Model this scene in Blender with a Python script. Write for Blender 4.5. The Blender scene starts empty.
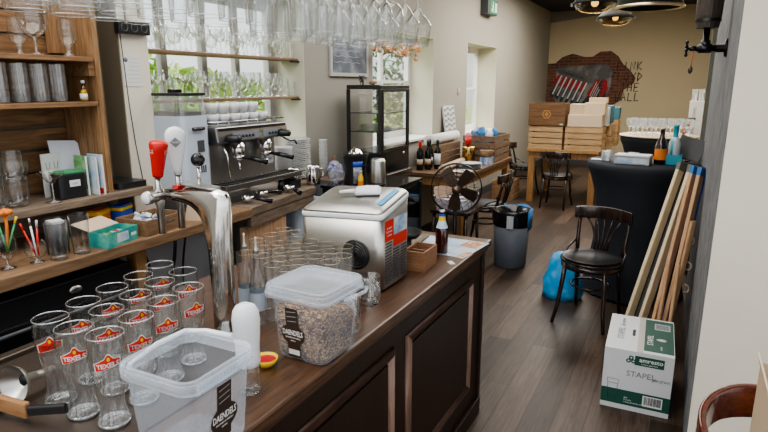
import bpy, bmesh, math, random
from mathutils import Vector, Matrix
PI = math.pi
R = math.radians
random.seed(7)
SC = bpy.context.scene
C = SC.collection

# ------------------------------------------------------------------ materials
def new_mat(name):
    m = bpy.data.materials.new(name); m.use_nodes = True
    nt = m.node_tree; nt.nodes.clear()
    out = nt.nodes.new('ShaderNodeOutputMaterial')
    return m, nt, out
def N(nt, t, **kw):
    n = nt.nodes.new(t)
    for k, v in kw.items():
        if k in n.inputs.keys(): n.inputs[k].default_value = v
        else: setattr(n, k, v)
    return n
def col4(c): return (c[0], c[1], c[2], 1)
def plain(name, c, rough=.5, metal=0, noise=.08, scale=12, bump=0, coat=0, spec=.5, emit=0):
    m, nt, out = new_mat(name)
    b = N(nt, 'ShaderNodeBsdfPrincipled'); L = nt.links.new
    b.inputs['Roughness'].default_value = rough; b.inputs['Metallic'].default_value = metal
    b.inputs['Coat Weight'].default_value = coat
    b.inputs['Specular IOR Level'].default_value = spec
    tc = N(nt, 'ShaderNodeTexCoord'); nz = N(nt, 'ShaderNodeTexNoise', Scale=scale, Detail=4)
    L(tc.outputs['Object'], nz.inputs['Vector'])
    mx = N(nt, 'ShaderNodeMix', data_type='RGBA')
    d = [max(0, v*(1-noise)) for v in c]; l = [min(1, v*(1+noise)) for v in c]
    mx.inputs[6].default_value = col4(d); mx.inputs[7].default_value = col4(l)
    L(nz.outputs['Fac'], mx.inputs[0]); L(mx.outputs[2], b.inputs['Base Color'])
    if bump:
        bp = N(nt, 'ShaderNodeBump', Strength=bump, Distance=.01); L(nz.outputs['Fac'], bp.inputs['Height']); L(bp.outputs[0], b.inputs['Normal'])
    if emit:
        b.inputs['Emission Color'].default_value = col4(c); b.inputs['Emission Strength'].default_value = emit
    L(b.outputs[0], out.inputs[0]); return m
def wood(name, c1, c2, axis=1, scale=9, rough=.5, bump=.15, coat=0, stretch=10):
    m, nt, out = new_mat(name); L = nt.links.new
    b = N(nt, 'ShaderNodeBsdfPrincipled'); b.inputs['Roughness'].default_value = rough; b.inputs['Coat Weight'].default_value = coat
    tc = N(nt, 'ShaderNodeTexCoord'); mp = N(nt, 'ShaderNodeMapping')
    s = [stretch]*3; s[axis] = 1
    mp.inputs['Scale'].default_value = s
    nz = N(nt, 'ShaderNodeTexNoise', Scale=scale, Detail=6, Roughness=.65, Distortion=.6)
    L(tc.outputs['Object'], mp.inputs[0]); L(mp.outputs[0], nz.inputs['Vector'])
    cr = N(nt, 'ShaderNodeValToRGB')
    cr.color_ramp.elements[0].position = .32; cr.color_ramp.elements[0].color = col4(c1)
    cr.color_ramp.elements[1].position = .68; cr.color_ramp.elements[1].color = col4(c2)
    L(nz.outputs['Fac'], cr.inputs[0]); L(cr.outputs[0], b.inputs['Base Color'])
    bp = N(nt, 'ShaderNodeBump', Strength=bump, Distance=.004); L(nz.outputs['Fac'], bp.inputs['Height']); L(bp.outputs[0], b.inputs['Normal'])
    L(b.outputs[0], out.inputs[0]); return m
def glass(name, tint=(.97, .98, .98), edge=.75, base=.05, rough=.02, gcol=(1, 1, 1), haze=0.0, power=2.2, dark=.78):
    m, nt, out = new_mat(name); L = nt.links.new
    lw = N(nt, 'ShaderNodeLayerWeight', Blend=.5)
    pw = N(nt, 'ShaderNodeMath', operation='POWER'); pw.inputs[1].default_value = power
    L(lw.outputs['Facing'], pw.inputs[0])
    ml = N(nt, 'ShaderNodeMath', operation='MULTIPLY_ADD'); ml.inputs[1].default_value = edge; ml.inputs[2].default_value = base
    L(pw.outputs[0], ml.inputs[0])
    mc = N(nt, 'ShaderNodeMix', data_type='RGBA'); mc.inputs[6].default_value = col4(tint); mc.inputs[7].default_value = col4([v*dark for v in tint])
    L(pw.outputs[0], mc.inputs[0])
    tr = N(nt, 'ShaderNodeBsdfTransparent'); L(mc.outputs[2], tr.inputs[0])
    gl = N(nt, 'ShaderNodeBsdfGlossy', Roughness=rough); gl.inputs['Color'].default_value = col4(gcol)
    mx = N(nt, 'ShaderNodeMixShader'); L(ml.outputs[0], mx.inputs[0]); L(tr.outputs[0], mx.inputs[1]); L(gl.outputs[0], mx.inputs[2])
    last = mx
    if haze:
        df = N(nt, 'ShaderNodeBsdfDiffuse'); df.inputs['Color'].default_value = (.85, .88, .9, 1)
        m2 = N(nt, 'ShaderNodeMixShader'); m2.inputs[0].default_value = haze
        L(mx.outputs[0], m2.inputs[1]); L(df.outputs[0], m2.inputs[2]); last = m2
    L(last.outputs[0], out.inputs[0]); return m
def plastic(name, c, fac=.4, rough=.25):
    m, nt, out = new_mat(name); L = nt.links.new
    tr = N(nt, 'ShaderNodeBsdfTransparent'); tr.inputs[0].default_value = (.97, .98, 1, 1)
    b = N(nt, 'ShaderNodeBsdfPrincipled'); b.inputs['Roughness'].default_value = rough
    tc = N(nt, 'ShaderNodeTexCoord'); nz = N(nt, 'ShaderNodeTexNoise', Scale=20.0)
    L(tc.outputs['Object'], nz.inputs['Vector'])
    mc = N(nt, 'ShaderNodeMix', data_type='RGBA'); mc.inputs[6].default_value = col4([v*.95 for v in c]); mc.inputs[7].default_value = col4(c)
    L(nz.outputs['Fac'], mc.inputs[0]); L(mc.outputs[2], b.inputs['Base Color'])
    lw = N(nt, 'ShaderNodeLayerWeight', Blend=.4)
    ml = N(nt, 'ShaderNodeMath', operation='MULTIPLY_ADD'); ml.inputs[1].default_value = .25; ml.inputs[2].default_value = fac; ml.use_clamp = True
    L(lw.outputs['Facing'], ml.inputs[0])
    mx = N(nt, 'ShaderNodeMixShader'); L(ml.outputs[0], mx.inputs[0]); L(tr.outputs[0], mx.inputs[1]); L(b.outputs[0], mx.inputs[2])
    L(mx.outputs[0], out.inputs[0]); return m
def metal(name, c, rough=.25, brush=None):
    m, nt, out = new_mat(name); L = nt.links.new
    b = N(nt, 'ShaderNodeBsdfPrincipled'); b.inputs['Metallic'].default_value = 1; b.inputs['Base Color'].default_value = col4(c)
    tc = N(nt, 'ShaderNodeTexCoord'); mp = N(nt, 'ShaderNodeMapping')
    mp.inputs['Scale'].default_value = brush or (6, 6, 6)
    nz = N(nt, 'ShaderNodeTexNoise', Scale=8.0, Detail=3)
    L(tc.outputs['Object'], mp.inputs[0]); L(mp.outputs[0], nz.inputs['Vector'])
    ml = N(nt, 'ShaderNodeMath', operation='MULTIPLY_ADD'); ml.inputs[1].default_value = .14; ml.inputs[2].default_value = max(0, rough-.07)
    L(nz.outputs['Fac'], ml.inputs[0]); L(ml.outputs[0], b.inputs['Roughness']); L(b.outputs[0], out.inputs[0]); return m
def floor_mat():
    m, nt, out = new_mat('floor planks'); L = nt.links.new
    b = N(nt, 'ShaderNodeBsdfPrincipled'); tc = N(nt, 'ShaderNodeTexCoord')
    mp = N(nt, 'ShaderNodeMapping'); mp.inputs['Rotation'].default_value = (0, 0, R(90))
    L(tc.outputs['Object'], mp.inputs[0])
    br = N(nt, 'ShaderNodeTexBrick', Scale=1.0); br.inputs['Brick Width'].default_value = 1.2; br.inputs['Row Height'].default_value = .15
    br.inputs['Mortar Size'].default_value = .002; br.inputs['Bias'].default_value = 0
    br.inputs['Color1'].default_value = (.036, .024, .018, 1); br.inputs['Color2'].default_value = (.098, .067, .051, 1); br.inputs['Mortar'].default_value = (.03, .02, .015, 1)
    L(mp.outputs[0], br.inputs['Vector'])
    mp2 = N(nt, 'ShaderNodeMapping'); mp2.inputs['Scale'].default_value = (14, 1, 1); L(tc.outputs['Object'], mp2.inputs[0])
    nz = N(nt, 'ShaderNodeTexNoise', Scale=3.0, Detail=8, Roughness=.7, Distortion=.8); L(mp2.outputs[0], nz.inputs['Vector'])
    cr = N(nt, 'ShaderNodeValToRGB'); cr.color_ramp.elements[0].color = (.4, .38, .36, 1); cr.color_ramp.elements[1].color = (1.5, 1.45, 1.4, 1)
    cr.color_ramp.elements[0].position = .3; cr.color_ramp.elements[1].position = .72
    L(nz.outputs['Fac'], cr.inputs[0])
    mx = N(nt, 'ShaderNodeMix', data_type='RGBA', blend_type='MULTIPLY'); mx.inputs[0].default_value = 1
    L(br.outputs['Color'], mx.inputs[6]); L(cr.outputs[0], mx.inputs[7]); L(mx.outputs[2], b.inputs['Base Color'])
    b.inputs['Roughness'].default_value = .45; b.inputs['Specular IOR Level'].default_value = .3
    bp = N(nt, 'ShaderNodeBump', Strength=.15, Distance=.003); L(nz.outputs['Fac'], bp.inputs['Height']); L(bp.outputs[0], b.inputs['Normal'])
    L(b.outputs[0], out.inputs[0]); return m
def brick_mat():
    m, nt, out = new_mat('painted brick'); L = nt.links.new
    b = N(nt, 'ShaderNodeBsdfPrincipled'); b.inputs['Roughness'].default_value = .9
    tc = N(nt, 'ShaderNodeTexCoord'); mp = N(nt, 'ShaderNodeMapping'); mp.inputs['Rotation'].default_value = (R(-90), 0, 0)
    L(tc.outputs['Object'], mp.inputs[0])
    br = N(nt, 'ShaderNodeTexBrick', Scale=1.0); br.inputs['Brick Width'].default_value = .19; br.inputs['Row Height'].default_value = .062; br.inputs['Mortar Size'].default_value = .006
    br.inputs['Color1'].default_value = (.16, .062, .035, 1); br.inputs['Color2'].default_value = (.09, .036, .024, 1); br.inputs['Mortar'].default_value = (.16, .115, .09, 1)
    L(mp.outputs[0], br.inputs['Vector']); L(br.outputs['Color'], b.inputs['Base Color']); L(b.outputs[0], out.inputs[0]); return m
def granola_mat():
    m, nt, out = new_mat('granola'); L = nt.links.new
    b = N(nt, 'ShaderNodeBsdfPrincipled'); b.inputs['Roughness'].default_value = .8
    tc = N(nt, 'ShaderNodeTexCoord'); vo = N(nt, 'ShaderNodeTexVoronoi', Scale=230.0); L(tc.outputs['Object'], vo.inputs['Vector'])
    sp = N(nt, 'ShaderNodeSeparateColor'); L(vo.outputs['Color'], sp.inputs[0])
    nz = N(nt, 'ShaderNodeTexNoise', Scale=14.0, Detail=2); L(tc.outputs['Object'], nz.inputs['Vector'])
    ad = N(nt, 'ShaderNodeMath', operation='MULTIPLY_ADD'); ad.inputs[1].default_value = .9
    sb = N(nt, 'ShaderNodeMath', operation='MULTIPLY_ADD'); sb.inputs[1].default_value = 1.1; sb.inputs[2].default_value = -.52
    L(nz.outputs['Fac'], sb.inputs[0]); L(sp.outputs[0], ad.inputs[0]); L(sb.outputs[0], ad.inputs[2])
    cr = N(nt, 'ShaderNodeValToRGB'); e = cr.color_ramp
    e.elements[0].position = .1; e.elements[0].color = (.05, .03, .022, 1); e.elements[1].position = .95; e.elements[1].color = (.62, .42, .22, 1)
    k = e.elements.new(.4); k.color = (.2, .11, .06, 1); k = e.elements.new(.7); k.color = (.42, .25, .12, 1)
    L(ad.outputs[0], cr.inputs[0]); L(cr.outputs[0], b.inputs['Base Color'])
    bp = N(nt, 'ShaderNodeBump', Strength=.8, Distance=.006); L(vo.outputs['Distance'], bp.inputs['Height']); L(bp.outputs[0], b.inputs['Normal'])
    L(b.outputs[0], out.inputs[0]); return m
def mottled(name, cols, scale, rough=.6, seedoff=0):
    m, nt, out = new_mat(name); L = nt.links.new
    b = N(nt, 'ShaderNodeBsdfPrincipled'); b.inputs['Roughness'].default_value = rough
    tc = N(nt, 'ShaderNodeTexCoord'); mp = N(nt, 'ShaderNodeMapping'); mp.inputs['Location'].default_value = (seedoff, seedoff*.7, 0)
    nz = N(nt, 'ShaderNodeTexNoise', Scale=scale, Detail=4, Roughness=.6)
    L(tc.outputs['Object'], mp.inputs[0]); L(mp.outputs[0], nz.inputs['Vector'])
    cr = N(nt, 'ShaderNodeValToRGB'); e = cr.color_ramp
    n = len(cols)
    e.elements[0].position = .3; e.elements[0].color = col4(cols[0]); e.elements[1].position = .7; e.elements[1].color = col4(cols[-1])
    for i in range(1, n-1):
        k = e.elements.new(.3+.4*i/(n-1)); k.color = col4(cols[i])
    L(nz.outputs['Fac'], cr.inputs[0]); L(cr.outputs[0], b.inputs['Base Color']); L(b.outputs[0], out.inputs[0]); return m

MT = {}
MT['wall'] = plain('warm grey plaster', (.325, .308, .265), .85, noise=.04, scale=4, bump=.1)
MT['wallshade'] = plain('shaded wall plaster', (.20, .175, .125), .85, noise=.06, scale=4, bump=.1)  # wall plaster in a darker taupe, the shade put into its colour
MT['reveal'] = plain('cream reveal plaster', (.62, .585, .47), .85, noise=.04, scale=5)
MT['yellow'] = plain('ochre cream plaster', (.52, .44, .30), .85, noise=.05, scale=2)
MT['bandgrey'] = plain('grey ceiling band', (.24, .225, .2), .8)
MT['cream'] = plain('white plaster', (.74, .685, .575), .8, noise=.04, scale=9, bump=.25)
MT['rough'] = mottled('raw grey render', [(.12, .12, .12), (.17, .17, .175), (.23, .23, .235)], 9, .85)
MT['post'] = plain('weathered green grey post', (.17, .17, .14), .8, noise=.15)
MT['black_ceil'] = plain('dark ceiling', (.03, .03, .03), .8)
MT['white'] = plain('white paint', (.8, .8, .78), .4, noise=.02)
MT['whitegl'] = plain('white gloss', (.82, .83, .84), .2, noise=.02)
MT['porcelain'] = plain('porcelain', (.74, .74, .75), .15, noise=.02)
MT['offwhite'] = plain('paper', (.7, .7, .68), .7, noise=.03)
MT['paleblue'] = plain('pale blue grey paint', (.50, .56, .63), .4, noise=.03)
MT['black'] = plain('black plastic', (.018, .018, .02), .35, noise=.1)
MT['blackgl'] = plain('black gloss', (.012, .012, .014), .15, noise=.1)
MT['blackfab'] = plain('black stretch fabric', (.022, .025, .033), .8, noise=.15, scale=30)
MT['seatgrey'] = plain('grey seat top', (.09, .09, .095), .45)
MT['darkgrey'] = plain('dark grey', (.07, .07, .075), .5)
MT['midgrey'] = plain('grey plastic', (.22, .235, .26), .5)
MT['bingrey'] = plain('bin grey plastic', (.13, .145, .17), .45)
MT['lightgrey'] = plain('light grey', (.5, .52, .54), .5)
MT['red'] = plain('red enamel', (.62, .02, .015), .25, noise=.05)
MT['redpaper'] = plain('red print', (.65, .035, .02), .4, noise=.05)
MT['orange'] = plain('orange', (.75, .22, .03), .45)
MT['yellowp'] = plain('yellow plastic', (.8, .55, .03), .4)
MT['green'] = plain('green', (.05, .33, .12), .45)
MT['pinkwhite'] = mottled('pale towels', [(.5, .1, .1), (.6, .6, .62), (.65, .65, .7)], 9, .8)
MT['teal'] = mottled('teal print', [(.02, .22, .2), (.05, .36, .32), (.2, .55, .4)], 14, .45)
MT['turq'] = plain('turquoise', (.03, .32, .42), .35)
MT['tealbox'] = plain('petrol blue box', (.05, .15, .2), .5)
MT['blue'] = plain('blue canvas', (.02, .07, .28), .6)
MT['bluelabel'] = plain('blue label', (.03, .1, .5), .4)
MT['bluebag'] = mottled('blue polythene', [(.015, .26, .62), (.03, .38, .8), (.2, .58, .9)], 9, .3)
MT['bluetarp'] = plain('blue card', (.05, .2, .45), .5)
MT['pink'] = plain('pink', (.7, .2, .22), .6)
MT['kraft'] = plain('cardboard', (.50, .38, .26), .8, noise=.05)
MT['kraftlight'] = plain('pale cardboard', (.58, .46, .33), .8, noise=.05)
MT['greenprint'] = plain('dark green print', (.015, .085, .06), .5, noise=.04)
MT['boxwhite'] = plain('white carton', (.68, .69, .7), .55, noise=.03)
MT['ink'] = plain('ink', (.03, .035, .035), .6)
MT['inkgrey'] = plain('grey ink', (.2, .21, .21), .6)
MT['chalk'] = mottled('chalky slate', [(.10, .115, .14), (.16, .18, .21), (.3, .32, .35)], 7, .8)
MT['slatewood'] = plain('grey wood frame', (.45, .44, .42), .6)
MT['bar_top'] = wood('polished dark bar top', (.05, .024, .013), (.14, .07, .038), 1, 7, .36, .05, .1)
MT['bar_body'] = wood('dark brown panelling', (.016, .0085, .006), (.038, .02, .013), 2, 6, .38, .06)
MT['bar_mould'] = wood('worn brown moulding', (.045, .022, .015), (.11, .06, .042), 1, 9, .35, .06)
MT['mouldpink'] = wood('rubbed moulding edge', (.20, .115, .085), (.36, .23, .175), 2, 8, .4, .05)
MT['counter'] = wood('raw counter timber', (.15, .085, .045), (.31, .19, .105), 1, 5, .55, .2)
MT['ledge'] = wood('grey brown ledge timber', (.12, .085, .06), (.27, .2, .145), 1, 6, .6, .25)
MT['crate'] = wood('crate pine', (.12, .062, .028), (.32, .18, .085), 1, 5, .6, .25)
MT['cratez'] = wood('crate pine upright', (.16, .085, .038), (.38, .22, .105), 2, 5, .6, .25)
MT['palecrate'] = wood('pale crate pine', (.34, .21, .10), (.58, .40, .225), 0, 5, .65, .2)
MT['darkcrate'] = wood('dark old crate', (.09, .045, .02), (.21, .11, .05), 0, 5, .6, .2)
MT['browncrate'] = wood('brown crate slats', (.10, .06, .035), (.25, .16, .10), 1, 5, .6, .2)
MT['plankpanel'] = wood('warm plank panel', (.40, .22, .12), (.68, .44, .27), 2, 4, .55, .2)
MT['tablewood'] = wood('honey table timber', (.26, .13, .05), (.46, .26, .11), 2, 5, .45, .1)
MT['tabletop'] = wood('brown table timber', (.09, .05, .028), (.22, .13, .075), 1, 5, .4, .1)
MT['darkwood'] = wood('dark bentwood', (.014, .008, .006), (.05, .028, .02), 2, 6, .25, .05, .4)
MT['mahogany'] = wood('red mahogany', (.05, .009, .004), (.15, .03, .012), 0, 6, .18, .03, .5)
MT['smallbox'] = wood('small box timber', (.20, .095, .045), (.38, .2, .105), 0, 10, .55, .15)
MT['creamwood'] = wood('cream beech', (.68, .55, .36), (.84, .72, .5), 2, 5, .5, .1)
MT['beech'] = wood('tan beech', (.54, .32, .17), (.72, .47, .28), 2, 5, .45, .1)
MT['handlewood'] = wood('handle wood', (.26, .12, .05), (.45, .25, .12), 0, 8, .5, .1)
MT['barrel'] = wood('barrel stave', (.03, .022, .018), (.09, .068, .055), 2, 8, .5, .3)
MT['wicker'] = wood('wicker', (.22, .12, .06), (.5, .32, .18), 0, 30, .7, .5, stretch=3)
MT['stripblue'] = plain('strip blue', (.12, .42, .62), .3)
MT['steel'] = metal('brushed steel', (.60, .585, .55), .34, (2, 2, 60))
MT['chrome'] = metal('chrome', (.72, .71, .69), .12)
MT['dullchrome'] = metal('dull chrome', (.5, .49, .47), .3)
MT['darkmetal'] = metal('dark metal', (.12, .115, .11), .4)
MT['grille'] = metal('dark grille', (.16, .13, .11), .45)
MT['brass'] = metal('brass', (.75, .52, .2), .25)
MT['gold'] = metal('gold rim', (.72, .6, .42), .3)
MT['iron'] = metal('black pipe', (.05, .05, .052), .35)
MT['fanbrown'] = metal('bronzed fan metal', (.19, .135, .10), .35)
MT['glass'] = glass('clear glass', edge=.95, base=.05, haze=0, power=3.0, dark=.4)
MT['glassdark'] = glass('clear smoky glass', (.95, .96, .96), .95, .07, power=3.0, dark=.35, haze=.01)
MT['tubeglass'] = glass('tall tube glass', (.98, .98, .98), .9, .10, power=4, dark=.6, haze=.05)
MT['glassshelf'] = glass('window shelf glass', (.96, .97, .96), .9, .09, power=1.9, dark=.22)
MT['glassrib'] = glass('ribbed glass', (.97, .98, .98), .8, .07, .04, power=1.7, dark=.45, haze=.03)
MT['glassrim'] = glass('glass rim', (.9, .93, .95), .6, .3, .05, haze=.15)
MT['glassplate'] = glass('pane glass', (.98, .99, .99), .5, .03, .01)
MT['glasscab'] = glass('display pane', (.80, .83, .82), .5, .06, .02)
MT['water'] = glass('water glass', (.93, .96, .97), .7, .08)
MT['tumbler'] = glass('gold rim tumbler glass', (.98, .98, .97), .95, .08, haze=.03, dark=.45, power=3.6)
MT['amberglass'] = glass('amber glass', (.22, .06, .015), .5, .08)
MT['beerglass'] = glass('ale bottle glass', (.42, .14, .04), .5, .08)
MT['yellowglass'] = glass('yellow oil glass', (.85, .75, .15), .5, .08)
MT['yellowoil'] = plain('yellow oil', (.62, .5, .05), .3)
MT['winebottle'] = plain('dark bottle glass', (.008, .01, .008), .08)
MT['bucket'] = plastic('translucent bucket plastic', (.80, .88, .98), .10)
MT['lidpl'] = plastic('translucent lid plastic', (.80, .86, .92), .22)
MT['rimpl'] = plastic('thick rim plastic', (.85, .92, 1.0), .18)
MT['hopper'] = glass('hopper plastic', (.86, .88, .86), .7, .10, haze=.12)
MT['clearbag'] = plastic('crinkled clear film', (.6, .6, .66), .25)
MT['beanblack'] = mottled('coffee beans', [(.015, .01, .008), (.06, .04, .03)], 60, .5)
MT['granola'] = granola_mat()
MT['brownlabel'] = plain('dark brown label', (.045, .028, .02), .5, noise=.05)
MT['bluegrey'] = mottled('blue printed menu', [(.20, .33, .5), (.45, .55, .66), (.7, .72, .74)], 8, .45)
MT['foodprint'] = mottled('food photo print', [(.2, .07, .03), (.5, .22, .08), (.75, .55, .35)], 40, .45)
MT['leaflet'] = mottled('leaflet print', [(.15, .3, .55), (.5, .6, .7), (.75, .75, .75)], 16, .45)
MT['greenprintleaf'] = mottled('green leaflet', [(.03, .2, .06), (.2, .45, .15), (.6, .6, .55)], 18, .45)
MT['granprint'] = mottled('blue purple wrapper', [(.02, .025, .2), (.08, .1, .4), (.5, .48, .5), (.25, .2, .16)], 45, .35)
MT['leaf'] = mottled('garden leaves', [(.12, .24, .03), (.34, .5, .10), (.65, .75, .25)], 2, .7)
MT['lawn'] = mottled('lawn grass', [(.18, .30, .06), (.32, .44, .12), (.5, .56, .2)], 1.5, .9)
MT['dryleaf'] = mottled('dried orange flower', [(.5, .14, .03), (.65, .4, .2), (.7, .6, .45)], 18, .8)
MT['brick'] = brick_mat()
MT['floor'] = floor_mat()
MT['muralred'] = plain('mural red', (.30, .02, .025), .8)
MT['muralgrey'] = mottled('mural sky', [(.05, .05, .055), (.12, .12, .12), (.25, .24, .22)], 4, .8)
MT['muraldark'] = plain('mural dark', (.03, .03, .035), .8)
MT['muralgreen'] = plain('mural figure grey', (.10, .105, .10), .8)
MT['graffiti'] = plain('graffiti ink', (.012, .009, .006), .8)
MT['weave'] = mottled('woven white pattern', [(.45, .46, .48), (.75, .75, .75)], 45, .8)
MT['bluecloth'] = mottled('blue and white paper', [(.06, .13, .3), (.2, .3, .5), (.7, .72, .75)], 14, .6)
MT['exitgreen'] = plain('exit sign green', (.01, .18, .08), .4, emit=.15)
MT['bulb'] = plain('lamp glow', (.9, .65, .3), .3, emit=1.6)
MT['shade'] = plain('aged lamp shade', (.018, .02, .016), .65, noise=.2)
MT['lampglass'] = glass('lamp lens', (.85, .68, .38), .4, .08)
MT['chickenred'] = plain('red sauce', (.5, .008, .02), .15)
MT['bandtan'] = plain('crate stamp', (.42, .2, .06), .7)
MT['silverdark'] = metal('espresso steel', (.36, .35, .345), .35, (40, 2, 2))

# ------------------------------------------------------------------ mesh building
class B:
    def __init__(s): s.bm = bmesh.new()
    def box(s, x0, x1, y0, y1, z0, z1, mt=0, mi=0):
        M = mt if mt else Matrix.Identity(4)
        v = [s.bm.verts.new(M @ Vector(p)) for p in ((x0,y0,z0),(x1,y0,z0),(x1,y1,z0),(x0,y1,z0),(x0,y0,z1),(x1,y0,z1),(x1,y1,z1),(x0,y1,z1))]
        for f in ((0,3,2,1),(4,5,6,7),(0,1,5,4),(1,2,6,5),(2,3,7,6),(3,0,4,7)):
            q = s.bm.faces.new([v[i] for i in f]); q.material_index = mi
        return s
    def rbox(s, x0, x1, y0, y1, z0, z1, r=.01, n=3, mt=None):
        pts = []
        for cx, cy, a0 in ((x1-r,y1-r,0),(x0+r,y1-r,90),(x0+r,y0+r,180),(x1-r,y0+r,270)):
            for i in range(n+1):
                a = R(a0+90*i/n); pts.append((cx+r*math.cos(a), cy+r*math.sin(a)))
        return s.prism(pts, z0, z1, mt)
    def prism(s, pts, z0, z1, mt=None, taper=None):
        M = mt if mt else Matrix.Identity(4)
        a = [s.bm.verts.new(M @ Vector((p[0],p[1],z0))) for p in pts]
        q = taper if taper else pts
        b = [s.bm.verts.new(M @ Vector((p[0],p[1],z1))) for p in q]
        n = len(pts)
        s.bm.faces.new(a[::-1]); s.bm.faces.new(b)
        for i in range(n): s.bm.faces.new((a[i], a[(i+1)%n], b[(i+1)%n], b[i]))
        return s
    def loft(s, loops, cap0=True, cap1=True):
        rings = [[s.bm.verts.new(p) for p in lp] for lp in loops]
        n = len(rings[0])
        for a, b in zip(rings, rings[1:]):
            for i in range(n): s.bm.faces.new((a[i], a[(i+1)%n], b[(i+1)%n], b[i])).smooth = True
        if cap0: s.bm.faces.new(rings[0][::-1])
        if cap1: s.bm.faces.new(rings[-1])
        return s
    def lathe(s, prof, n=20, mt=None, fn=None, smooth=True):
        M = mt if mt else Matrix.Identity(4)
        rings = []
        for r, z in prof:
            if r < 1e-6: rings.append([s.bm.verts.new(M @ Vector((0,0,z)))])
            else:
                ring = []
                for i in range(n):
                    a = 2*PI*i/n; rr = fn(r, z, a) if fn else r
                    ring.append(s.bm.verts.new(M @ Vector((rr*math.cos(a), rr*math.sin(a), z))))
                rings.append(ring)
        for a, b in zip(rings, rings[1:]):
            for i in range(n):
                j = (i+1) % n
                if len(a) == 1 and len(b) == 1: continue
                if len(a) == 1: f = s.bm.faces.new((a[0], b[j], b[i]))
                elif len(b) == 1: f = s.bm.faces.new((a[i], a[j], b[0]))
                else: f = s.bm.faces.new((a[i], a[j], b[j], b[i]))
                f.smooth = smooth
        return s
    def tube(s, pts, r, n=8, cap=True):
        pts = [Vector(p) for p in pts]; k = len(pts); rs = r if isinstance(r, (list, tuple)) else [r]*k
        T = []
        for i in range(k):
            t = (pts[min(i+1,k-1)]-pts[max(i-1,0)])
            T.append(t.normalized() if t.length > 1e-9 else Vector((0,0,1)))
        up = Vector((0,0,1)) if abs(T[0].z) < .9 else Vector((1,0,0))
        nrm = (up - T[0]*up.dot(T[0])).normalized(); rings = []
        for i in range(k):
            nrm = (nrm - T[i]*nrm.dot(T[i])).normalized(); bi = T[i].cross(nrm)
            rings.append([s.bm.verts.new(pts[i]+(nrm*math.cos(2*PI*j/n)+bi*math.sin(2*PI*j/n))*rs[i]) for j in range(n)])
        for a, b in zip(rings, rings[1:]):
            for j in range(n): s.bm.faces.new((a[j], a[(j+1)%n], b[(j+1)%n], b[j])).smooth = True
        if cap: s.bm.faces.new(rings[0][::-1]); s.bm.faces.new(rings[-1])
        return s
    def ball(s, c, r, sub=2, sc=(1,1,1), rot=None, noise=0):
        M = Matrix.Translation(c) @ (rot if rot else Matrix.Identity(4)) @ Matrix.Diagonal((r*sc[0], r*sc[1], r*sc[2], 1))
        g = bmesh.ops.create_icosphere(s.bm, subdivisions=sub, radius=1)
        for v in g['verts']:
            if noise: v.co *= 1+random.uniform(-noise, noise)
            v.co = M @ v.co
            for f in v.link_faces: f.smooth = not noise
        return s
    def quad(s, pts):
        s.bm.faces.new([s.bm.verts.new(p) for p in pts]); return s
    def arcslab(s, r0, r1, a0, a1, zf0, zf1, n=14, mt=None):
        # curved board: radius r0..r1, angle a0..a1 (deg), heights as functions of t
        M = mt if mt else Matrix.Identity(4); rings = []
        for i in range(n+1):
            t = i/n; a = R(a0+(a1-a0)*t); z0 = zf0(t); z1 = zf1(t)
            rings.append([s.bm.verts.new(M @ Vector((r*math.cos(a), r*math.sin(a), z))) for r, z in ((r0,z0),(r1,z0),(r1,z1),(r0,z1))])
        for p, q in zip(rings, rings[1:]):
            for j in range(4):
                s.bm.faces.new((p[j], p[(j+1)%4], q[(j+1)%4], q[j])).smooth = True
        s.bm.faces.new(rings[0][::-1]); s.bm.faces.new(rings[-1]); return s
def bar_mt(p0, p1, roll=0):
    p0 = Vector(p0); p1 = Vector(p1); d = p1-p0
    q = d.to_track_quat('Z', 'Y').to_matrix().to_4x4()
    return Matrix.Translation(p0) @ q @ Matrix.Rotation(roll, 4, 'Z'), d.length

def obj(name, b, mat, parent=None, loc=None, rot=None, bevel=0, seg=2, auto=True):
    bm = b.bm if isinstance(b, B) else b
    bmesh.ops.recalc_face_normals(bm, faces=bm.faces)
    me = bpy.data.meshes.new(name); bm.to_mesh(me); bm.free()
    o = bpy.data.objects.new(name, me); C.objects.link(o)
    mats = mat if isinstance(mat, (list, tuple)) else [mat]
    for m in mats: me.materials.append(MT[m] if isinstance(m, str) else m)
    if parent: o.parent = parent
    if loc: o.location = loc
    if rot: o.rotation_euler = rot
    if bevel:
        md = o.modifiers.new('bev', 'BEVEL'); md.width = bevel; md.segments = seg; md.limit_method = 'ANGLE'; md.angle_limit = R(40)
    return o
def tag(o, label, cat, group=None, kind=None):
    o['label'] = label; o['category'] = cat
    if group: o['group'] = group
    if kind: o['kind'] = kind
    return o
def thing(name, label, cat, loc=(0,0,0), rotz=0, group=None):
    o = bpy.data.objects.new(name, None); C.objects.link(o); o.empty_display_size = .05
    o.location = loc; o.rotation_euler = (0, 0, rotz)
    return tag(o, label, cat, group)
def struct(name, b, mat, **k):
    o = obj(name, b, mat, **k); o['kind'] = 'structure'; return o
KIDS = {}
def dup(root, loc, rotz=0, label=None, group=None):
    r = root.copy(); C.objects.link(r); r.location = loc; r.rotation_euler = (root.rotation_euler.x, root.rotation_euler.y, rotz)
    if label: r['label'] = label
    if group: r['group'] = group
    for ch in [c for c in bpy.data.objects if c.parent == root]:
        c = ch.copy(); C.objects.link(c); c.parent = r
        for g in [x for x in bpy.data.objects if x.parent == ch]:
            d = g.copy(); C.objects.link(d); d.parent = c
    return r
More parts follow.
